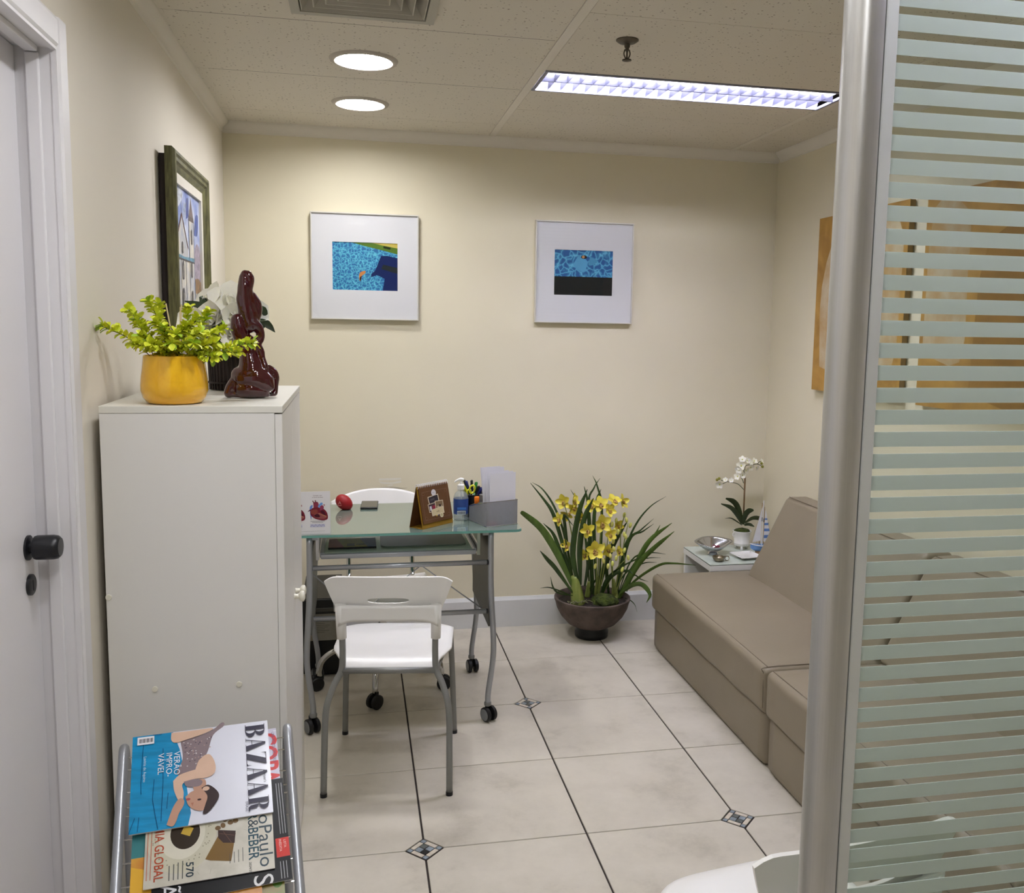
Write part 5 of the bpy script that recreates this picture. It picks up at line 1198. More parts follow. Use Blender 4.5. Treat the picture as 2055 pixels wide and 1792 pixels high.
leaves = [  # base -> tip in the plant's outline, depth at base and tip, width, tone
    ([(690, 1180), (640, 900), (690, 560), (762, 350)], 1.70, 1.66, WL, 0), ([(705, 1170), (700, 850), (740, 600), (815, 425)], 1.70, 1.65, WL, 0), ([(645, 1200), (520, 930), (380, 700), (220, 562), (188, 550)], 1.71, 1.66, [.014, .03, .036, .032, .02, .003], 1),
    ([(640, 1170), (540, 780), (470, 560), (400, 450), (275, 295)], 1.72, 1.80, WM, 0), ([(650, 1150), (560, 720), (480, 500), (380, 350), (290, 290)], 1.73, 1.86, WT, 0), ([(640, 1240), (500, 1040), (420, 950), (357, 875)], 1.70, 1.66, [.008, .02, .022, .016, .002], 0),
    ([(650, 1170), (530, 880), (470, 730), (385, 640)], 1.73, 1.78, WM, 0), ([(840, 1290), (900, 1050), (1000, 800), (1108, 622)], 1.78, 1.70, WL, 0), ([(1010, 1310), (1150, 1050), (1250, 850), (1340, 740), (1387, 655)], 1.78, 1.80, WM, 1), ([(1020, 1320), (1180, 1000), (1300, 790), (1487, 638)], 1.78, 1.76, WL, 1),
    ([(1015, 1320), (1200, 1000), (1330, 860), (1507, 710)], 1.77, 1.72, WL, 1), ([(1040, 1260), (1200, 1110), (1380, 1000), (1500, 985), (1690, 1000)], 1.76, 1.66, [.008, .014, .016, .014, .010, .002], 1), ([(1040, 1250), (1150, 1175), (1235, 1170), (1300, 1250), (1270, 1320)], 1.74, 1.66, [.010, .022, .026, .024, .016, .003], 1),
    ([(1000, 1290), (1090, 870), (1180, 650), (1300, 500), (1437, 410)], 1.80, 1.84, WT, 0), ([(820, 1290), (790, 800), (770, 480), (735, 325)], 1.83, 1.86, WM, 0), ([(850, 1290), (820, 700), (840, 460), (880, 348)], 1.83, 1.87, WM, 0), ([(790, 1290), (740, 700), (690, 480), (618, 350)], 1.82, 1.86, WT, 0),
    ([(860, 1290), (890, 560), (850, 330), (808, 232)], 1.84, 1.88, WT, 0), ([(800, 1290), (770, 520), (820, 340), (872, 254)], 1.84, 1.89, WT, 0), ([(1000, 1290), (1090, 820), (1220, 700), (1332, 600)], 1.82, 1.88, WT, 0), ([(1010, 1290), (1120, 800), (1240, 710), (1332, 645)], 1.82, 1.87, WT, 0),
    ([(1010, 1290), (1140, 960), (1300, 895), (1435, 905)], 1.82, 1.88, [.004, .008, .009, .006, .001], 0), ([(1010, 1290), (1160, 990), (1280, 940), (1392, 935)], 1.82, 1.88, [.004, .007, .008, .005, .001], 0), ([(980, 1290), (1080, 1080), (1240, 985), (1357, 975)], 1.82, 1.86, [.004, .008, .009, .006, .001], 0),
    ([(870, 1290), (930, 1150), (1010, 1070), (1110, 1048), (1150, 1075)], 1.77, 1.68, WM, 0), ([(870, 1280), (920, 1130), (1030, 1030), (1180, 950), (1240, 930)], 1.77, 1.70, WT, 0), ([(950, 1290), (930, 1000), (1000, 820), (1060, 720)], 1.82, 1.84, WM, 0), ([(740, 1180), (770, 1000), (760, 850), (785, 760)], 1.72, 1.70, WM, 0),
    ([(640, 1260), (520, 1240), (470, 1190), (447, 1098)], 1.70, 1.64, [.004, .008, .010, .007, .001], 0), ([(600, 1250), (500, 1210), (430, 1190), (358, 1196)], 1.71, 1.66, [.004, .007, .007, .005, .001], 0), ([(760, 1290), (800, 1180), (860, 1100), (950, 1030)], 1.80, 1.76, WT, 0), ([(650, 1160), (600, 900), (570, 650), (562, 570), (640, 660)], 1.74, 1.70, [.008, .012, .016, .016, .01, .002], 0),
    ([(1080, 1280), (1130, 1300), (1170, 1340), (1187, 1400)], 1.74, 1.66, [.003, .005, .005, .003, .001], 0), ([(1100, 1230), (1160, 1090), (1220, 1120), (1285, 1140)], 1.78, 1.84, [.004, .007, .007, .005, .001], 0)]
for pts, ya, yb, wd, tone in leaves:
    n = len(pts); yb = min(yb, 1.90); P3 = [c5(x, y, ya+(yb-ya)*i/(n-1)) for i, (x, y) in enumerate(pts)]
    leafy(P3, wd, M['leaf2' if tone else 'leaf'], t, .35)
yp = petal_mesh('petal', .045, .033, .4, M['petal'], .55, curl=.12); yp2 = petal_mesh('petal', .043, .029, .75, M['petal'], .55)
def cymb(c_, face, s=1.0, roll=0):
    c_ = Vector(c_); q_ = Vector(face).normalized().to_track_quat('Z', 'Y') @ Matrix.Rotation(roll, 3, 'Z').to_quaternion()
    bm = nb(); ell(bm, (0, 0, .008), (.0055, .005, .012), seg=8, rings=6); ell(bm, (0, -.010, .010), (.011, .013, .006), seg=10, rings=6); ell(bm, (0, -.021, .004), (.009, .006, .008), seg=8, rings=6)
    bmesh.ops.transform(bm, matrix=Matrix.Translation(c_) @ q_.to_matrix().to_4x4() @ Matrix.Scale(s, 4), verts=bm.verts)
    fl = obj('flower', bm, M['lip'], t, 80)
    for i in range(5):
        o = link('petal', yp if i % 2 == 0 else yp2, None, fl); o.rotation_mode = 'QUATERNION'; o.location = c_; o.scale = (s, s, s)
        o.rotation_quaternion = q_ @ Matrix.Rotation(2*math.pi*i/5, 3, 'Z').to_quaternion() @ Matrix.Rotation(rnd.uniform(-.1, .45), 3, 'X').to_quaternion()
fls = [(560, 455, 1.72, (-.5, -.8, .1), .95, .3), (640, 445, 1.74, (.7, -.5, .3), .9, 0), (525, 605, 1.72, (-.9, -.4, 0), .85, .5), (590, 560, 1.74, (-.5, -.6, -.4), .85, 2), (640, 510, 1.75, (0, -.9, -.3), .8, 1), (800, 490, 1.70, (-.6, -.5, .3), .85, .9), (875, 480, 1.68, (-.1, -.8, .5), 1, .2), (945, 530, 1.66, (.3, -.9, .2), .9, .5), (885, 640, 1.64, (.05, -1, .1), 1.15, .15), (770, 700, 1.67, (-.6, -.8, 0), .95, .4),
       (990, 455, 1.68, (.1, -.6, .7), 1, .3), (1055, 455, 1.69, (.7, -.6, .2), .95, 1), (950, 735, 1.66, (.4, -.9, .1), .9, .2), (825, 870, 1.63, (-.05, -1, .15), 1.2, .1), (590, 830, 1.73, (-.8, -.6, 0), .8, .3), (700, 600, 1.76, (-.2, -.9, 0), .8, 1.2), (930, 870, 1.70, (.2, -.9, 0), .8, .9), (1020, 660, 1.72, (.2, -.8, .1), .8, .6), (740, 910, 1.72, (-.5, -.8, -.1), .7, .2), (1030, 880, 1.72, (.3, -.8, .1), .65, 0)]
for (x, y, Y, fc, s, rl) in fls: cymb(c5(x, y, Y), fc, s*1.0, rl)
for (x, y, Y) in ((1080, 570, 1.70), (1098, 612, 1.69), (1130, 657, 1.69), (1010, 617, 1.69), (990, 705, 1.68), (1025, 715, 1.68), (1078, 735, 1.68), (1092, 755, 1.67), (990, 860, 1.66), (1080, 872, 1.67), (1112, 935, 1.66), (900, 962, 1.65), (830, 1008, 1.64), (940, 1008, 1.65), (978, 987, 1.65), (1062, 1037, 1.66), (975, 650, 1.69), (905, 830, 1.67), (960, 920, 1.67), (985, 795, 1.68), (1010, 940, 1.67)):
    bm = nb(); ell(bm, (0, 0, 0), (.0082, .0082, .0145), seg=10, rings=8); bmesh.ops.transform(bm, matrix=Matrix.Translation(c5(x, y, Y)) @ Matrix.Rotation(rnd.uniform(-.35, .35), 4, 'Y'), verts=bm.verts); obj('bud', bm, M['bud'], t, 80)
for pts in ([(850, 1280), (860, 950), (880, 640), (875, 490)], [(990, 1290), (1040, 950), (1050, 700), (1085, 560)], [(690, 1180), (640, 800), (600, 600), (560, 460)], [(840, 1280), (840, 1000), (828, 880)], [(1000, 1290), (960, 900), (960, 600), (990, 460)], [(990, 1290), (1080, 1000), (1070, 860), (1110, 640)], [(850, 1290), (900, 1060), (940, 760)], [(870, 1290), (1000, 1050), (1080, 960)], [(850, 1290), (880, 1060), (905, 960)], [(990, 1290), (980, 1120), (978, 990)]):
    P3 = [c5(x, y, 1.78-.035*i) for i, (x, y) in enumerate(pts)]; obj('flower_stalk', T(spline(P3, 5), [.0035, .003, .0022], 6), M['bulb'], t, 60)
for kk in range(16):
    a = rnd.uniform(2.6, 5.2); b0 = c5(690, 1330, 1.70)+Vector((rnd.uniform(-.03, .03), rnd.uniform(-.02, .02), .0)); e1 = b0+Vector((math.cos(a)*rnd.uniform(.02, .06), -abs(math.sin(a))*.025, rnd.uniform(-.01, .03))); e2 = e1+Vector((rnd.uniform(-.03, .03), -.012, -.035))
    e2.z = max(e2.z, .205); e1.z = max(e1.z, .212); obj('root', T(spline([b0, e1, e2], 5), .0016, 5), M['root'], t, 60)

# ================================================================ ON THE SIDE TABLE
c6 = lambda x, y, Y: at(1360+x/6.89, 900+y/6.89, Y)
oc2 = Vector((1.810, 1.868, sz+.0002))
t = thing('small_orchid', 'small white artificial orchid in a white footed pot on the side table', 'potted plant', oc2)
obj('pot', Lt([(0, .020), (.036, .020), (.040, .024), (.040, .030), (.0415, .032), (.0415, .036), (.040, .038), (.0455, .088), (.050, .096), (.050, .100), (.046, .100), (.043, .090), (0, .088)], oc2, 36), M['ceramic_w'], t, 50)
for i in range(3): a = R(250+120*i); obj('pot_foot', T([oc2+Vector((.030*math.cos(a), .030*math.sin(a), .001)), oc2+Vector((.031*math.cos(a), .031*math.sin(a), .022))], [.0065, .008], 10), M['ceramic_w'], t, 50)
obj('pot_handle', T(spline([oc2+Vector((-.046, -.006, .092)), oc2+Vector((-.056, -.008, .086)), oc2+Vector((-.053, -.008, .074)), oc2+Vector((-.044, -.006, .070))], 4), .0022, 6), M['ceramic_w'], t)
bm = nb(); bmesh.ops.create_icosphere(bm, subdivisions=3, radius=1)
for v in bm.verts: v.co = v.co*(1+mnoise.noise(v.co*4)*.2); v.co = oc2+Vector((v.co.x*.042, v.co.y*.042, .094+v.co.z*.018))
obj('moss', bm, M['moss'], t, 80)
M['phalleaf'] = mat('thick_dark_leaf', (52, 66, 34), .35, vary=(16, .35))
for pts, wd, ya, yb in (([(900, 1040), (850, 850), (780, 740), (665, 690)], [.012, .026, .030, .026, .008], 1.86, 1.84), ([(890, 1040), (830, 920), (740, 820), (600, 765)], [.012, .024, .026, .020, .005], 1.85, 1.80), ([(905, 1050), (940, 930), (985, 870), (1050, 852)], [.014, .028, .034, .030, .010], 1.85, 1.82), ([(930, 1030), (1040, 965), (1150, 975), (1255, 1040)], [.010, .020, .024, .020, .006], 1.88, 1.90), ([(890, 1060), (820, 1010), (740, 965), (655, 968)], [.004, .006, .007, .005, .001], 1.85, 1.82), ([(920, 1060), (990, 1050), (1060, 1080)], [.010, .018, .016, .004], 1.85, 1.82)):
    leafy([c6(x, y, ya+(yb-ya)*i/(len(pts)-1)) for i, (x, y) in enumerate(pts)], wd, M['phalleaf'], t, .3)
M['canestem'] = mat('brown_cane', (120, 92, 56), .6, vary=(40, .3))
obj('stake', T([c6(905, 1050, 1.865), c6(932, 395, 1.865)], .0045, 8), M['canestem'], t, 60)
for pts in ([(915, 570), (830, 490), (720, 465), (600, 440)], [(912, 480), (895, 430), (878, 405)], [(925, 360), (905, 280), (890, 200)], [(925, 350), (940, 240), (1040, 225), (1100, 215), (1175, 250)], [(1100, 215), (1130, 185), (1155, 180)], [(680, 462), (640, 480), (610, 492)]):
    obj('flower_stalk', T(spline([c6(x, y, 1.862) for x, y in pts], 5), .0017, 6), M['stemdark'], t, 60)
wp_ = petal_mesh('petal', .022, .019, .3, M['wpetal'], .6)
def phal(c_, face, s=1):
    c_ = Vector(c_); q_ = Vector(face).normalized().to_track_quat('Z', 'Y'); bm = ell(nb(), c_, (.004*s, .004*s, .005*s), seg=8, rings=6); fl = obj('flower', bm, M['bud'], t, 80)
    for i in range(5): o = link('petal', wp_, None, fl); o.rotation_mode = 'QUATERNION'; o.location = c_; o.scale = (s,)*3; o.rotation_quaternion = q_ @ Matrix.Rotation(2*math.pi*i/5, 3, 'Z').to_quaternion() @ Matrix.Rotation(.25, 3, 'X').to_quaternion()
for x, y, fc, s in ((880, 240, (-.6, -.7, .2), 1.3), (850, 290, (-.7, -.6, -.2), 1.1), (895, 155, (-.3, -.7, .6), 1), (960, 170, (.2, -.8, .5), .9), (1000, 190, (.3, -.9, .3), .9), (1060, 175, (.3, -.7, .6), .9), (1010, 260, (.2, -.9, -.3), .9), (1090, 265, (.5, -.7, -.3), .8), (945, 300, (.3, -.8, -.3), .9), (830, 385, (-.8, -.5, .1), 1.0), (895, 370, (.2, -.9, .1), .9), (740, 440, (-.3, -.8, .3), .7), (660, 435, (-.4, -.7, .5), .7), (1155, 175, (.5, -.7, .4), .7), (580, 495, (-.5, -.7, -.3), 1.1)):
    phal(c6(x, y, 1.855), fc, s)
for x, y in ((575, 415), (545, 432), (1172, 250), (1160, 205)): obj('bud', ell(nb(), c6(x, y, 1.852), (.0075, .0075, .008), seg=10, rings=7), M['moss'] if y > 1000 else M['budgreen'] if 'budgreen' in M else M.setdefault('budgreen', mat('olive_bud', (146, 144, 50), .5, vary=(30, .2))), t, 80)
# silver boat-shaped bowl with potpourri
bc = Vector((1.616, 1.782, sz+.0002))
t = thing('silver_bowl', 'polished silver boat-shaped bowl on the side table', 'bowl', bc)
def bowlf(u, v):
    a = math.pi*u; rr = .012+.068*v; long = 1.0+.30*abs(math.cos(a))**8*v; z = .012+.052*v**1.6+.004*v*math.cos(2*a)+(.020*v**2 if math.sin(a) > 0 else .012*v**2)*math.sin(a)
    return bc+Vector((rr*math.cos(a)*long, rr*math.sin(a)*.78, z))
obj('bowl', shell(nb(), bowlf, 40, 12, .0022), M['silver'], t, 70)
obj('foot', Lt([(0, 0), (.028, 0), (.030, .003), (.022, .010), (.015, .014), (0, .014)], bc, 28), M['silver'], t, 40)
M['potp'] = mat('red_dried_petals', (120, 34, 54), .8, vary=(60, .5))
for kk in range(12):
    a, r_ = rnd.uniform(0, 6.28), rnd.uniform(0, .022); obj('dried_petal', ell(nb(), bc+Vector((.016+r_*math.cos(a), -.006+r_*math.sin(a)*.7, .036+rnd.uniform(0, .010))), (rnd.uniform(.006, .009), .007, .004), seg=7, rings=5), M['potp'], t)
# small pewter cup with a ring handle
cc_ = Vector((1.588, 1.640, sz+.0002))
t = thing('pewter_cup', 'small embossed pewter tasting cup with a ring handle on the side table', 'cup', cc_)
obj('cup', Lt([(0, .001), (.018, .001), (.026, .008), (.031, .018), (.032, .024), (.030, .024), (.027, .016), (.018, .006), (0, .005)], cc_, 28), M['pewter'], t, 50)
obj('ring_handle', T([cc_+Vector((.044+.011*math.cos(2*math.pi*i/20), -.004, .014+.011*math.sin(2*math.pi*i/20))) for i in range(20)], .0017, 6, closed=True), M['pewter'], t, 60)
obj('thumb_rest', B(cc_.x+.028, cc_.x+.052, cc_.y-.011, cc_.y+.003, .4225, .4245, .0008, 1), M['pewter'], t)
# white square plate
pl = Vector((1.760, 1.690, sz+.0002))
def platef(u, v):
    x, y = u, 2*v-1; r_ = max(abs(x), abs(y)); return Vector((pl.x, pl.y, 0))+Vector((x*.062, y*.062, sz+.004+.012*r_**3))
t = thing('square_plate', 'white square ceramic plate beside the model sailboat', 'plate', pl)
bm = shell(nb(), platef, 16, 16, .004); bmesh.ops.rotate(bm, cent=pl, matrix=Matrix.Rotation(R(8), 3, 'Z'), verts=bm.verts); obj('plate', bm, M['ceramic_w'], t, 50)
obj('foot_ring', Lt([(.026, 0), (.030, 0), (.030, .004), (.026, .004)], pl, 24), M['ceramic_w'], t)
# model sailboat
sbp = Vector((1.862, 1.735, sz+.0002))
t = thing('model_sailboat', 'small wooden model sailboat with blue and white striped sails', 'model boat', sbp)
M['hullblue'] = mat('painted_blue_hull', (106, 148, 204), .5, vary=(20, .1)); M['sail'] = mat('white_sailcloth', (222, 222, 226), .8, vary=(30, .05)); M['sailblue'] = mat('blue_sail_stripe', (96, 132, 192), .8, vary=(30, .1)); M['wood'] = mat('pale_wood', (164, 132, 102), .6, vary=(40, .2))
def hull(u, v):
    w_ = .024*(1-abs(u)**2.2)*(.25+.75*v**.6); side = 1
    return Vector((sbp.x+u*.062, 0, 0))
bm = nb(); rows = []
for i in range(15):
    u = -1+2*i/14; w_ = .023*(1-abs(u)**2.4)+.0006; zk = .018+.02*abs(u)**3*(1 if u < 0 else .6); zt_ = .052+.008*u*u; row = []
    for j in range(9): a = math.pi*j/8; row.append(bm.verts.new(sbp+Vector((u*.062, -math.cos(a)*w_*(1 if 0 < j < 8 else 1), zt_-(zt_-zk)*math.sin(a)**.8))))
    rows.append(row)
for a, b_ in zip(rows, rows[1:]):
    for j in range(8): bm.faces.new((a[j], a[j+1], b_[j+1], b_[j]))
    bm.faces.new((a[0], b_[0], b_[8], a[8]))
bm.faces.new(rows[0]); bm.faces.new(rows[-1][::-1]); bmesh.ops.recalc_face_normals(bm, faces=bm.faces)
hl_ = obj('hull', bm, M['hullblue'], t, 50)
bm = nb()
for a, b_ in zip(range(14), range(1, 15)): pass
rail = [sbp+Vector((-.062+.124*i/14, -(.023*(1-abs(-1+2*i/14)**2.4)+.002), .052+.008*(-1+2*i/14)**2)) for i in range(15)]+[sbp+Vector((.062-.124*i/14, (.023*(1-abs(1-2*i/14)**2.4)+.002), .052+.008*(1-2*i/14)**2)) for i in range(15)]
obj('gunwale', T(rail, .0024, 6, closed=True), M['sail'], hl_)
obj('cradle', B(sbp.x-.03, sbp.x+.03, sbp.y-.012, sbp.y+.012, sz+.0002, sz+.022, .002, 1), M['wood'], t)
obj('mast', T([sbp+Vector((.0, 0, .045)), sbp+Vector((.002, 0, .285))], .0024, 8), M['sail'], t); obj('mast', T([sbp+Vector((-.012, .004, .045)), sbp+Vector((-.004, .004, .272))], .0018, 8), M['wood'], t); obj('mast', T([sbp+Vector((.012, .004, .045)), sbp+Vector((.010, .004, .25))], .0018, 8), M['wood'], t)
def sail(pts, m_, name='sail', parent=None, off=0): return obj(name, Pr(pts, (0, .0012, 0), O=sbp+Vector((0, -.003+off, 0)), ex=(1, 0, 0), ey=(0, 0, 1)), m_, parent or t)
sail([(-.052, .068), (-.008, .075), (-.006, .250)], M['sail']); sr = sail([(.008, .070), (.052, .070), (.012, .240)], M['sail'])
for z0, z1 in ((.088, .104), (.124, .138), (.156, .168), (.184, .192)):
    f_ = lambda z: .052+(.012-.052)*(z-.070)/.170
    sail([(.009, z0), (f_(z0), z0), (f_(z1), z1), (.009, z1)], M['sailblue'], 'stripe', sr, -.0006)
for a, b_ in (((-.060, .06), (.0, .27)), ((.060, .06), (.002, .27)), ((-.030, .054), (-.004, .26))): obj('rigging', T([sbp+Vector((a[0], 0, a[1])), sbp+Vector((b_[0], 0, b_[1]))], .0005, 4), M['wood'], t)

# ================================================================ MAGAZINE RACK
ra_, th_ = R(8), R(36); RO = Vector((-.353, -.469, .6))
e1 = Vector((math.cos(ra_), math.sin(ra_), 0)); e2 = Vector((math.sin(ra_)*math.cos(th_), -math.cos(ra_)*math.cos(th_), -math.sin(th_))); en = e1.cross(-e2).normalized(); en = en if en.z > 0 else -en
bk_ = Vector((-math.sin(ra_), math.cos(ra_), 0))          # towards the cabinet
def rk(a, b_, c_=0): return RO+e1*a+e2*b_+en*c_
t = thing('magazine_rack', 'silver metal magazine rack with sloping wire front beside the cabinet', 'magazine rack', (rk(-.175, .2).x, rk(-.175, .2).y, 0))
for a in (0, -.352):
    low = rk(a, .50); gnd = low-bk_*.02; gnd.z = .009
    top = rk(a, .0); rear = rk(a, 0)+bk_*.055; rear.z -= .05; rg = Vector((rear.x, rear.y, .009))
    P = [gnd, low-bk_*.012+Vector((0, 0, -.06)), low, rk(a, .30), rk(a, .12), rk(a, .03), rk(a, -.012)+bk_*.010+Vector((0, 0, .001)), rear+Vector((0, 0, .028))-bk_*.012, rear+Vector((0, 0, -.03)), rear+Vector((0, 0, -.25)), rg]
    obj('side_rail', T(spline(P, 6), .0105, 14), M['steel'], t, 60)
for b_ in (.004, .034, .086, .120, .139, .190, .240, .288, .335, .385, .43, .475): obj('wire', T([rk(-.352, b_, -.002), rk(0, b_, -.002)], .0016, 6), M['chrome'], t)
for a in (-.29, -.18, -.07): obj('wire', T([rk(a, -.0, -.006), rk(a, .48, -.006)], .0016, 6), M['chrome'], t)
for z in (.46, .40, .34, .28, .22, .16, .10): obj('wire', T([(rk(-.352, 0)+bk_*.055).xy.to_3d()+Vector((0, 0, z)), (rk(0, 0)+bk_*.055).xy.to_3d()+Vector((0, 0, z))], .0016, 6), M['chrome'], t)
obj('bottom_lip', T([rk(-.352, .49, .0), rk(-.352, .495, .05), rk(0, .495, .05), rk(0, .49, .0)], .003, 6), M['chrome'], t)
def magazine(label, c_, w_, h_, rot, off, th, covermat, art, tilt=0):
    """landscape-lying magazine: its top edge points along +e1; w_ = height of the title (along e1), h_ = along e2"""
    ca, sa = math.cos(rot), math.sin(rot); ax = (e1*ca+e2*sa).normalized(); ay = (-e1*sa+e2*ca).normalized()
    if tilt: ay = (ay*math.cos(tilt)+en*math.sin(tilt)).normalized()
    n_ = ax.cross(-ay).normalized(); n_ = n_ if n_.z > 0 else -n_
    c0 = rk(*c_, off)      # rear right corner
    t = thing('magazine', label, 'magazine', c0, 0, 'magazines lying in the rack')
    def blk(lo, hi, sh, m_, nm, par):
        bm = nb(); v = [bm.verts.new(c0-ax*(w_-sh if s else sh)+ay*(h_-sh if f_ else sh)+n_*z) for z in (lo, hi) for s, f_ in ((0, 0), (1, 0), (1, 1), (0, 1))]
        bm.faces.new(v[:4]); bm.faces.new(v[4:])
        for i in range(4): bm.faces.new((v[i], v[(i+1) % 4], v[(i+1) % 4+4], v[i+4]))
        bmesh.ops.recalc_face_normals(bm, faces=bm.faces); return obj(nm, bm, m_, par)
    blk(0, th-.0004, .0008, M['paper'], 'pages', t)
    cv = blk(th-.0004, th, 0, covermat, 'cover', t)
    # cover coordinates: x down from the magazine's own head (towards -e1), y across (reading direction is +e2)
    p = Print(c0+n_*th, ay, ax, .28, .00012); p.n = n_; p.O = c0-ax*w_+n_*th
    art(p, h_, w_); p.build('cover_print', cv); return t
# in cover coordinates: X = across the page (0 .. h_), Y = up the page (0 foot .. w_ head)
M['covwhite'] = mat('glossy_white_cover', (222, 224, 236), .22, vary=(6, .02)); M['covblack'] = mat('glossy_black_cover', (16, 16, 18), .3, spec=.15, vary=(20, .2)); M['covlilac'] = mat('lilac_cover', (190, 184, 204), .3, vary=(8, .06)); M['covstone'] = mat('cream_marble_cover', (206, 202, 188), .25, vary=(20, .14), rgb2=(184, 180, 164)); M['covorange'] = mat('orange_teal_cover', (214, 158, 52), .3, vary=(12, .3), rgb2=(190, 120, 30)); M['covgreen'] = mat('green_cover', (112, 150, 62), .3, vary=(10, .4), rgb2=(150, 96, 50))
M['sea'] = mat('printed_blue_sea', (8, 146, 200), .3, spec=.3, vary=(14, .25), stretch=(1, 6, 6))
def serif(p, ch_, x, y, w_, h_, c):
    """high-contrast display capitals drawn from thick and thin strokes"""
    tn, tk = h_*.02, w_*.26
    R_ = lambda a, b_, d_, e_: p.rect(x+a*w_, y+b_*h_, x+d_*w_, y+e_*h_, c)
    if ch_ in 'BR':
        R_(.08, 0, .40, 1); R_(-.04, 0, .5, .03); R_(-.02, .975, .5, 1)
        def bowl(y0, y1, xr):
            P = []; n = 14
            for i in range(n+1): a = -math.pi/2+math.pi*i/n; P.append((x+(.45+(xr-.45)*math.cos(a))*w_, y+((y0+y1)/2+(y1-y0)/2*math.sin(a))*h_))
            for i in range(n, -1, -1): a = -math.pi/2+math.pi*i/n; P.append((x+(.45+(xr-.30-.45)*math.cos(a))*w_, y+((y0+y1)/2+((y1-y0)/2-.03)*math.sin(a))*h_))
            p.poly(P, c)
            R_(.36, y0, .46, y0+.03); R_(.36, y1-.03, .46, y1)
        bowl(.50, 1, .92)
        if ch_ == 'B': bowl(0, .52, 1.0)
        else: p.poly([(x+.52*w_, y+.52*h_), (x+.78*w_, y+.40*h_), (x+.84*w_, y+.08*h_), (x+1.0*w_, y+.05*h_), (x+1.0*w_, y+.0*h_), (x+.72*w_, y-.01*h_), (x+.58*w_, y+.10*h_)], c)
    elif ch_ == 'A':
        p.poly([(x+.40*w_, y+h_), (x+.56*w_, y+h_), (x+1.04*w_, y), (x+.62*w_, y)], c); p.poly([(x+.42*w_, y+h_), (x+.48*w_, y+h_), (x+.14*w_, y), (x+.07*w_, y)], c)
        R_(.24, .30, .76, .33); R_(-.02, 0, .30, .02); R_(.52, 0, 1.06, .02)
    elif ch_ == 'Z':
        p.poly([(x+.55*w_, y+h_), (x+.98*w_, y+h_), (x+.44*w_, y), (x+.0*w_, y)], c); R_(.04, .97, .98, 1); R_(0, 0, 1.0, .03)
        p.poly([(x+.04*w_, y+h_), (x+.04*w_, y+.72*h_), (x+.10*w_, y+.92*h_), (x+.22*w_, y+h_)], c); p.poly([(x+1.0*w_, y), (x+1.0*w_, y+.28*h_), (x+.94*w_, y+.08*h_), (x+.8*w_, y)], c)
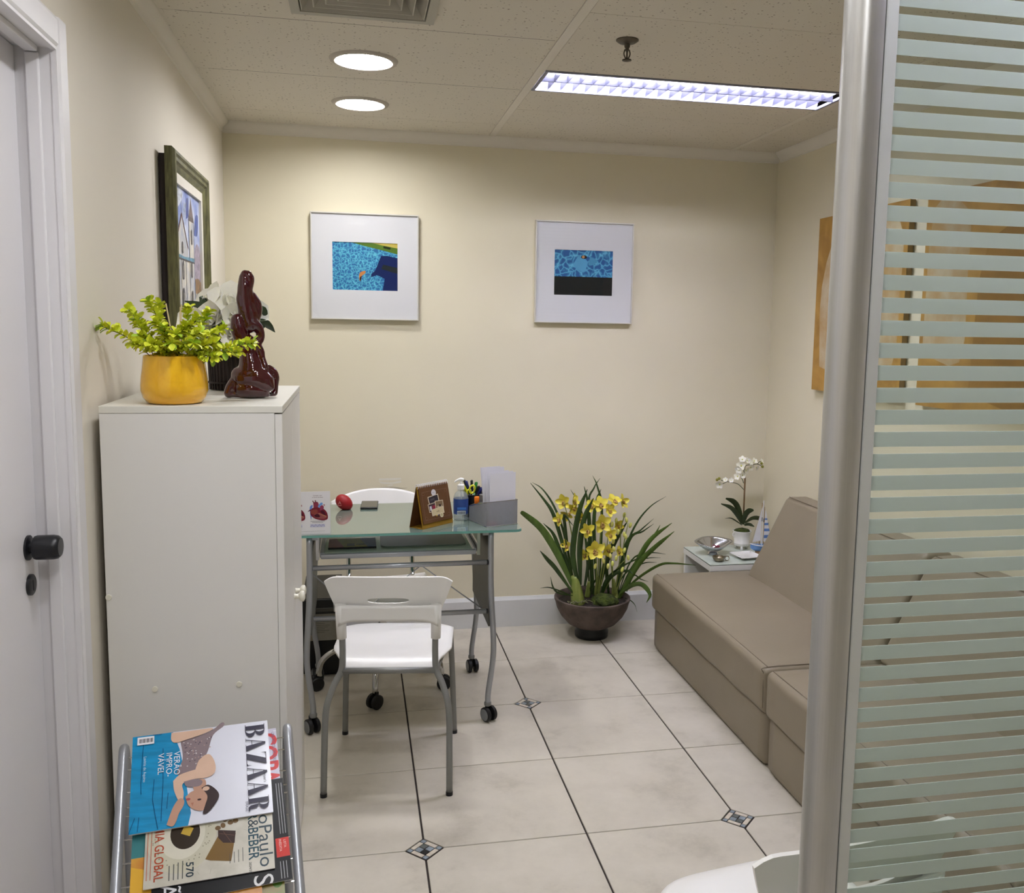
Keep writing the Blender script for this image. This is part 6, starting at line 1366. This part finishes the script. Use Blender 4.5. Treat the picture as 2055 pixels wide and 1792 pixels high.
def bazaar(p, W, L):
    ink = (38, 34, 58); p.layer = 1
    p.poly([(0, 0), (W, 0), (W, L*.40), (W*.88, L*.42), (W*.7, L*.40), (W*.5, L*.38), (W*.2, L*.34), (0, L*.29)], M['sea'], 1)
    k = lambda pts: [((y-250)/(1130-250)*W, (x-385)/(1590-385)*L) for x, y in pts]      # traced figure, head to the right edge of the page
    sk, sk2, hair, dr = (218, 184, 160), (190, 148, 126), (54, 38, 38), (140, 124, 128)
    p.layer = 2
    p.blob(k([(800, 350), (1060, 290), (1170, 215), (1190, 250), (1090, 330), (1040, 480), (960, 620), (850, 680), (770, 650), (820, 520)]), dr)
    for i in range(60): a, b_ = rnd.uniform(830, 1080), rnd.uniform(350, 600); p.disc(*k([(a, b_)])[0], .0014, .0016, rnd.choice([(206, 196, 198), (96, 84, 96), (176, 150, 142)]), 6)
    p.blob(k([(720, 260), (900, 262), (1080, 262), (1070, 285), (980, 315), (850, 345), (760, 362), (720, 330)]), sk)
    p.blob(k([(960, 560), (1010, 520), (1060, 520), (1100, 600), (1100, 680), (1030, 720), (960, 700), (930, 650)]), sk)
    p.blob(k([(740, 720), (800, 670), (950, 640), (1080, 640), (1100, 690), (1040, 730), (900, 730), (820, 760), (830, 840), (820, 920), (790, 910), (750, 810)]), sk)
    p.blob(k([(690, 1100), (740, 960), (790, 890), (830, 900), (830, 950), (790, 1020), (770, 1080), (740, 1120)]), sk2)
    p.blob(k([(900, 740), (1010, 745), (1010, 840), (930, 860)]), sk2); p.blob(k([(830, 740), (930, 730), (990, 760), (960, 800), (860, 790)]), dr)
    p.blob(k([(845, 880), (900, 840), (990, 830), (1040, 880), (1050, 960), (1000, 1020), (930, 1010), (870, 960)]), sk2)
    p.blob(k([(980, 820), (1040, 800), (1110, 860), (1130, 920), (1090, 990), (1030, 1050), (990, 1050), (1010, 980), (1030, 900)]), hair); p.disc(*k([(1020, 832)])[0], .005, .007, sk)
    p.disc(*k([(962, 922)])[0], .0022, .004, (60, 36, 36)); p.disc(*k([(868, 905)])[0], .003, .0045, (168, 84, 84)); p.poly(k([(890, 940), (905, 975), (915, 940)]), (176, 120, 100))
    for pts in ([(480, 330), (470, 700), (475, 800)], [(580, 680), (570, 860), (600, 1020), (620, 1120)], [(650, 400), (655, 700), (645, 1060)], [(700, 820), (690, 960)], [(430, 1000), (385, 1130)], [(465, 1000), (455, 1120)], [(560, 260), (640, 260)]): p.line(k(pts), .0011, (10, 66, 110))
    for a, b_, c_ in ((.055, 'VERÃO', 0), (.040, 'IMPRO-', 0), (.024, 'VÁVEL', 0)): p.text(b_, W*.225-(0 if b_ != 'VÁVEL' else 0), L*.245+(a-.040)*1.05, .0125, (236, 240, 246))
    p.text('Lavínia de Aquino', W*.235, L*.085, .006, (200, 226, 240))
    p.rect(W*.02, L*.035, W*.105, L*.155, (236, 236, 240)); [p.rect(W*.04, L*.05+i*.0026, W*.085, L*.05+i*.0026+(.0012 if i % 3 else .0018), (30, 30, 40)) for i in range(11)]
    x = W*.035; cw_ = W*.158
    for i, c_ in enumerate('BAZAAR'): serif(p, c_, x+i*cw_+(W*.004 if c_ != 'A' else -W*.004), L*.826, cw_*.86, L*.148, ink)
    p.text("Harper's", W*.56, L*.945, .006, ink); p.text('BRASIL', W*.86, L*.805, .0055, (110, 110, 124))
def paulo(p, W, L):
    p.layer = 1; teal, red = (20, 66, 80), (176, 74, 46)
    p.text('oPaulo', W*.42, L*.885, .028, (40, 62, 72), width=W*.54); p.text('BEBER', W*.545, L*.80, .021, teal, width=W*.33, bold=.012); p.text('&', W*.46, L*.80, .022, (30, 50, 60)); p.text('R', W*.38, L*.80, .021, teal)
    p.disc(W*.50, L*.28, W*.40, L*.27, (198, 194, 172), 40); p.disc(W*.50, L*.28, W*.26, L*.18, (214, 210, 192), 36); p.disc(W*.50, L*.305, W*.165, L*.115, (46, 34, 20), 30); p.poly([(W*.42, L*.30), (W*.50, L*.27), (W*.54, L*.34), (W*.46, L*.37)], (196, 164, 62))
    for i in range(46):
        a = rnd.uniform(0, 6.28); r_ = rnd.uniform(.78, .95); p.disc(W*.5+W*.37*r_*math.cos(a), L*.28+L*.25*r_*math.sin(a), .0014, .0014, (150, 146, 124), 8, layer=4)
    p.poly([(W*.54, L*.58), (W*.58, L*.70), (W*.86, L*.66), (W*.82, L*.50), (W*.80, L*.46)], (120, 90, 36)); p.poly([(W*.52, L*.56), (W*.555, L*.70), (W*.68, L*.69), (W*.66, L*.60), (W*.60, L*.56)], (52, 28, 20)); p.line([(W*.54, L*.60), (W*.67, L*.665)], .001, (96, 64, 44)); p.line([(W*.56, L*.57), (W*.60, L*.69)], .001, (96, 64, 44))
    for a, b_ in ((.46, .66), (.42, .62), (.48, .60), (.50, .56), (.45, .70)): p.disc(W*a, L*b_, .006, .005, (110, 84, 48), 10, rnd.uniform(0, 3))
    p.text('ECONOMIA GLOBAL', W*.04, L*.075, .018, red, width=W*.90, bold=.01)
    for i in range(2): p.rect(W*.30, L*.045-i*.007, W*.92, L*.051-i*.007, (186, 110, 84), 3)
    p.text('570', W*.80, L*.315, .015, (24, 46, 60), bold=.012)
    for i in range(4): p.rect(W*.78+i*.002, L*.285-i*.0085, W*.955, L*.293-i*.0085, (90, 92, 88), 3); p.rect(W*.74+i*.003, L*.75-i*.0085, W*.88, L*.755-i*.0085, (90, 92, 88), 3)
    p.text('2024/2025', W*.90, L*.80, .005, (40, 44, 44), layer=4)
    for i in range(22): a, b_ = rnd.uniform(.1, .95), rnd.uniform(.12, .95); p.line([(W*a, L*b_), (W*(a+rnd.uniform(-.06, .06)), L*(b_+rnd.uniform(-.04, .04)))], .0005, (150, 146, 130), 1)
def blackart(p, W, L):
    p.rect(0, 0, W, L, M['covblack'], .5)
    p.rect(W*.60, L*.90, W*.78, L, (206, 40, 28), 1); p.text('LISTA', W*.62, L*.96, .005, (240, 200, 190), layer=2); p.text('INÉDITA', W*.61, L*.925, .005, (240, 200, 190), layer=2)
    for i in range(3): p.rect(W*.05, L*(.94+.02*i), W*.56, L*(.9445+.02*i), (170, 170, 172), 1); p.rect(W*.82, L*(.92+.022*i), W*.98, L*(.925+.022*i), (170, 170, 172), 1)
    p.text('S', W*.90, L*.72, .04, (226, 226, 226)); p.text('AÇÃO', W*.52, L*.05, .035, (220, 220, 224))
def lilacart(p, W, L):
    p.rect(0, 0, W, L, M['covlilac'], .5)
    p.rect(W*.04, L*.975, W*.05, L, (236, 236, 240), 1); p.text('COPA', W*.06, L*.82, .046, (206, 30, 34), bold=.03, width=W*.84); p.text('UMA REVISTA DE LUXO', W*.06, L*.955, .007, (70, 56, 96), width=W*.5)
def orangeart(p, W, L):
    p.rect(0, 0, W, L, M['covorange'], .5)
    p.rect(0, 0, W*.42, L*.5, (66, 132, 136), 1); p.blob([(W*.5, L*.0), (W*.62, L*.20), (W*.95, L*.22), (W, L*.02)], (226, 176, 60))
def greenart(p, W, L):
    p.rect(0, 0, W, L, M['covgreen'], .5)
    p.blob([(W*.3, L*.5), (W*.5, L*.72), (W*.7, L*.8), (W*.6, L*.5)], (170, 60, 40)); p.text('oE', W*.08, L*.86, .03, (232, 120, 60), bold=.02); p.disc(W*.3, L*.95, .012, .010, (90, 130, 50)); p.blob([(W*.05, L*.5), (W*.3, L*.55), (W*.2, L*.7)], (196, 190, 60))
magazine('green and red fruit-covered magazine at the foot of the rack', (-.030, .272), .28, .205, 0, .001, .005, M['covgreen'], greenart)
magazine('orange and teal magazine peeping out at the left of the rack', (-.075, .150), .250, .21, 0, .0065, .004, M['covorange'], orangeart)
magazine('black magazine with a red tag under the food magazine', (-.020, .112), .270, .225, R(-1.5), .011, .005, M['covblack'], blackart)
magazine('lilac magazine with red letters tucked behind the fashion magazine', (-.027, -.018), .255, .150, R(-1), .003, .004, M['covlilac'], lilacart)
magazine('cream food magazine with a round dish and chocolate on the cover', (-.046, .105), .252, .206, R(.5), .0165, .005, M['covstone'], paulo)
magazine('white and blue fashion magazine with a reclining model on the cover, topmost in the rack', (-.046, -.028), .286, .222, R(-.3), .023, .006, M['covwhite'], bazaar)
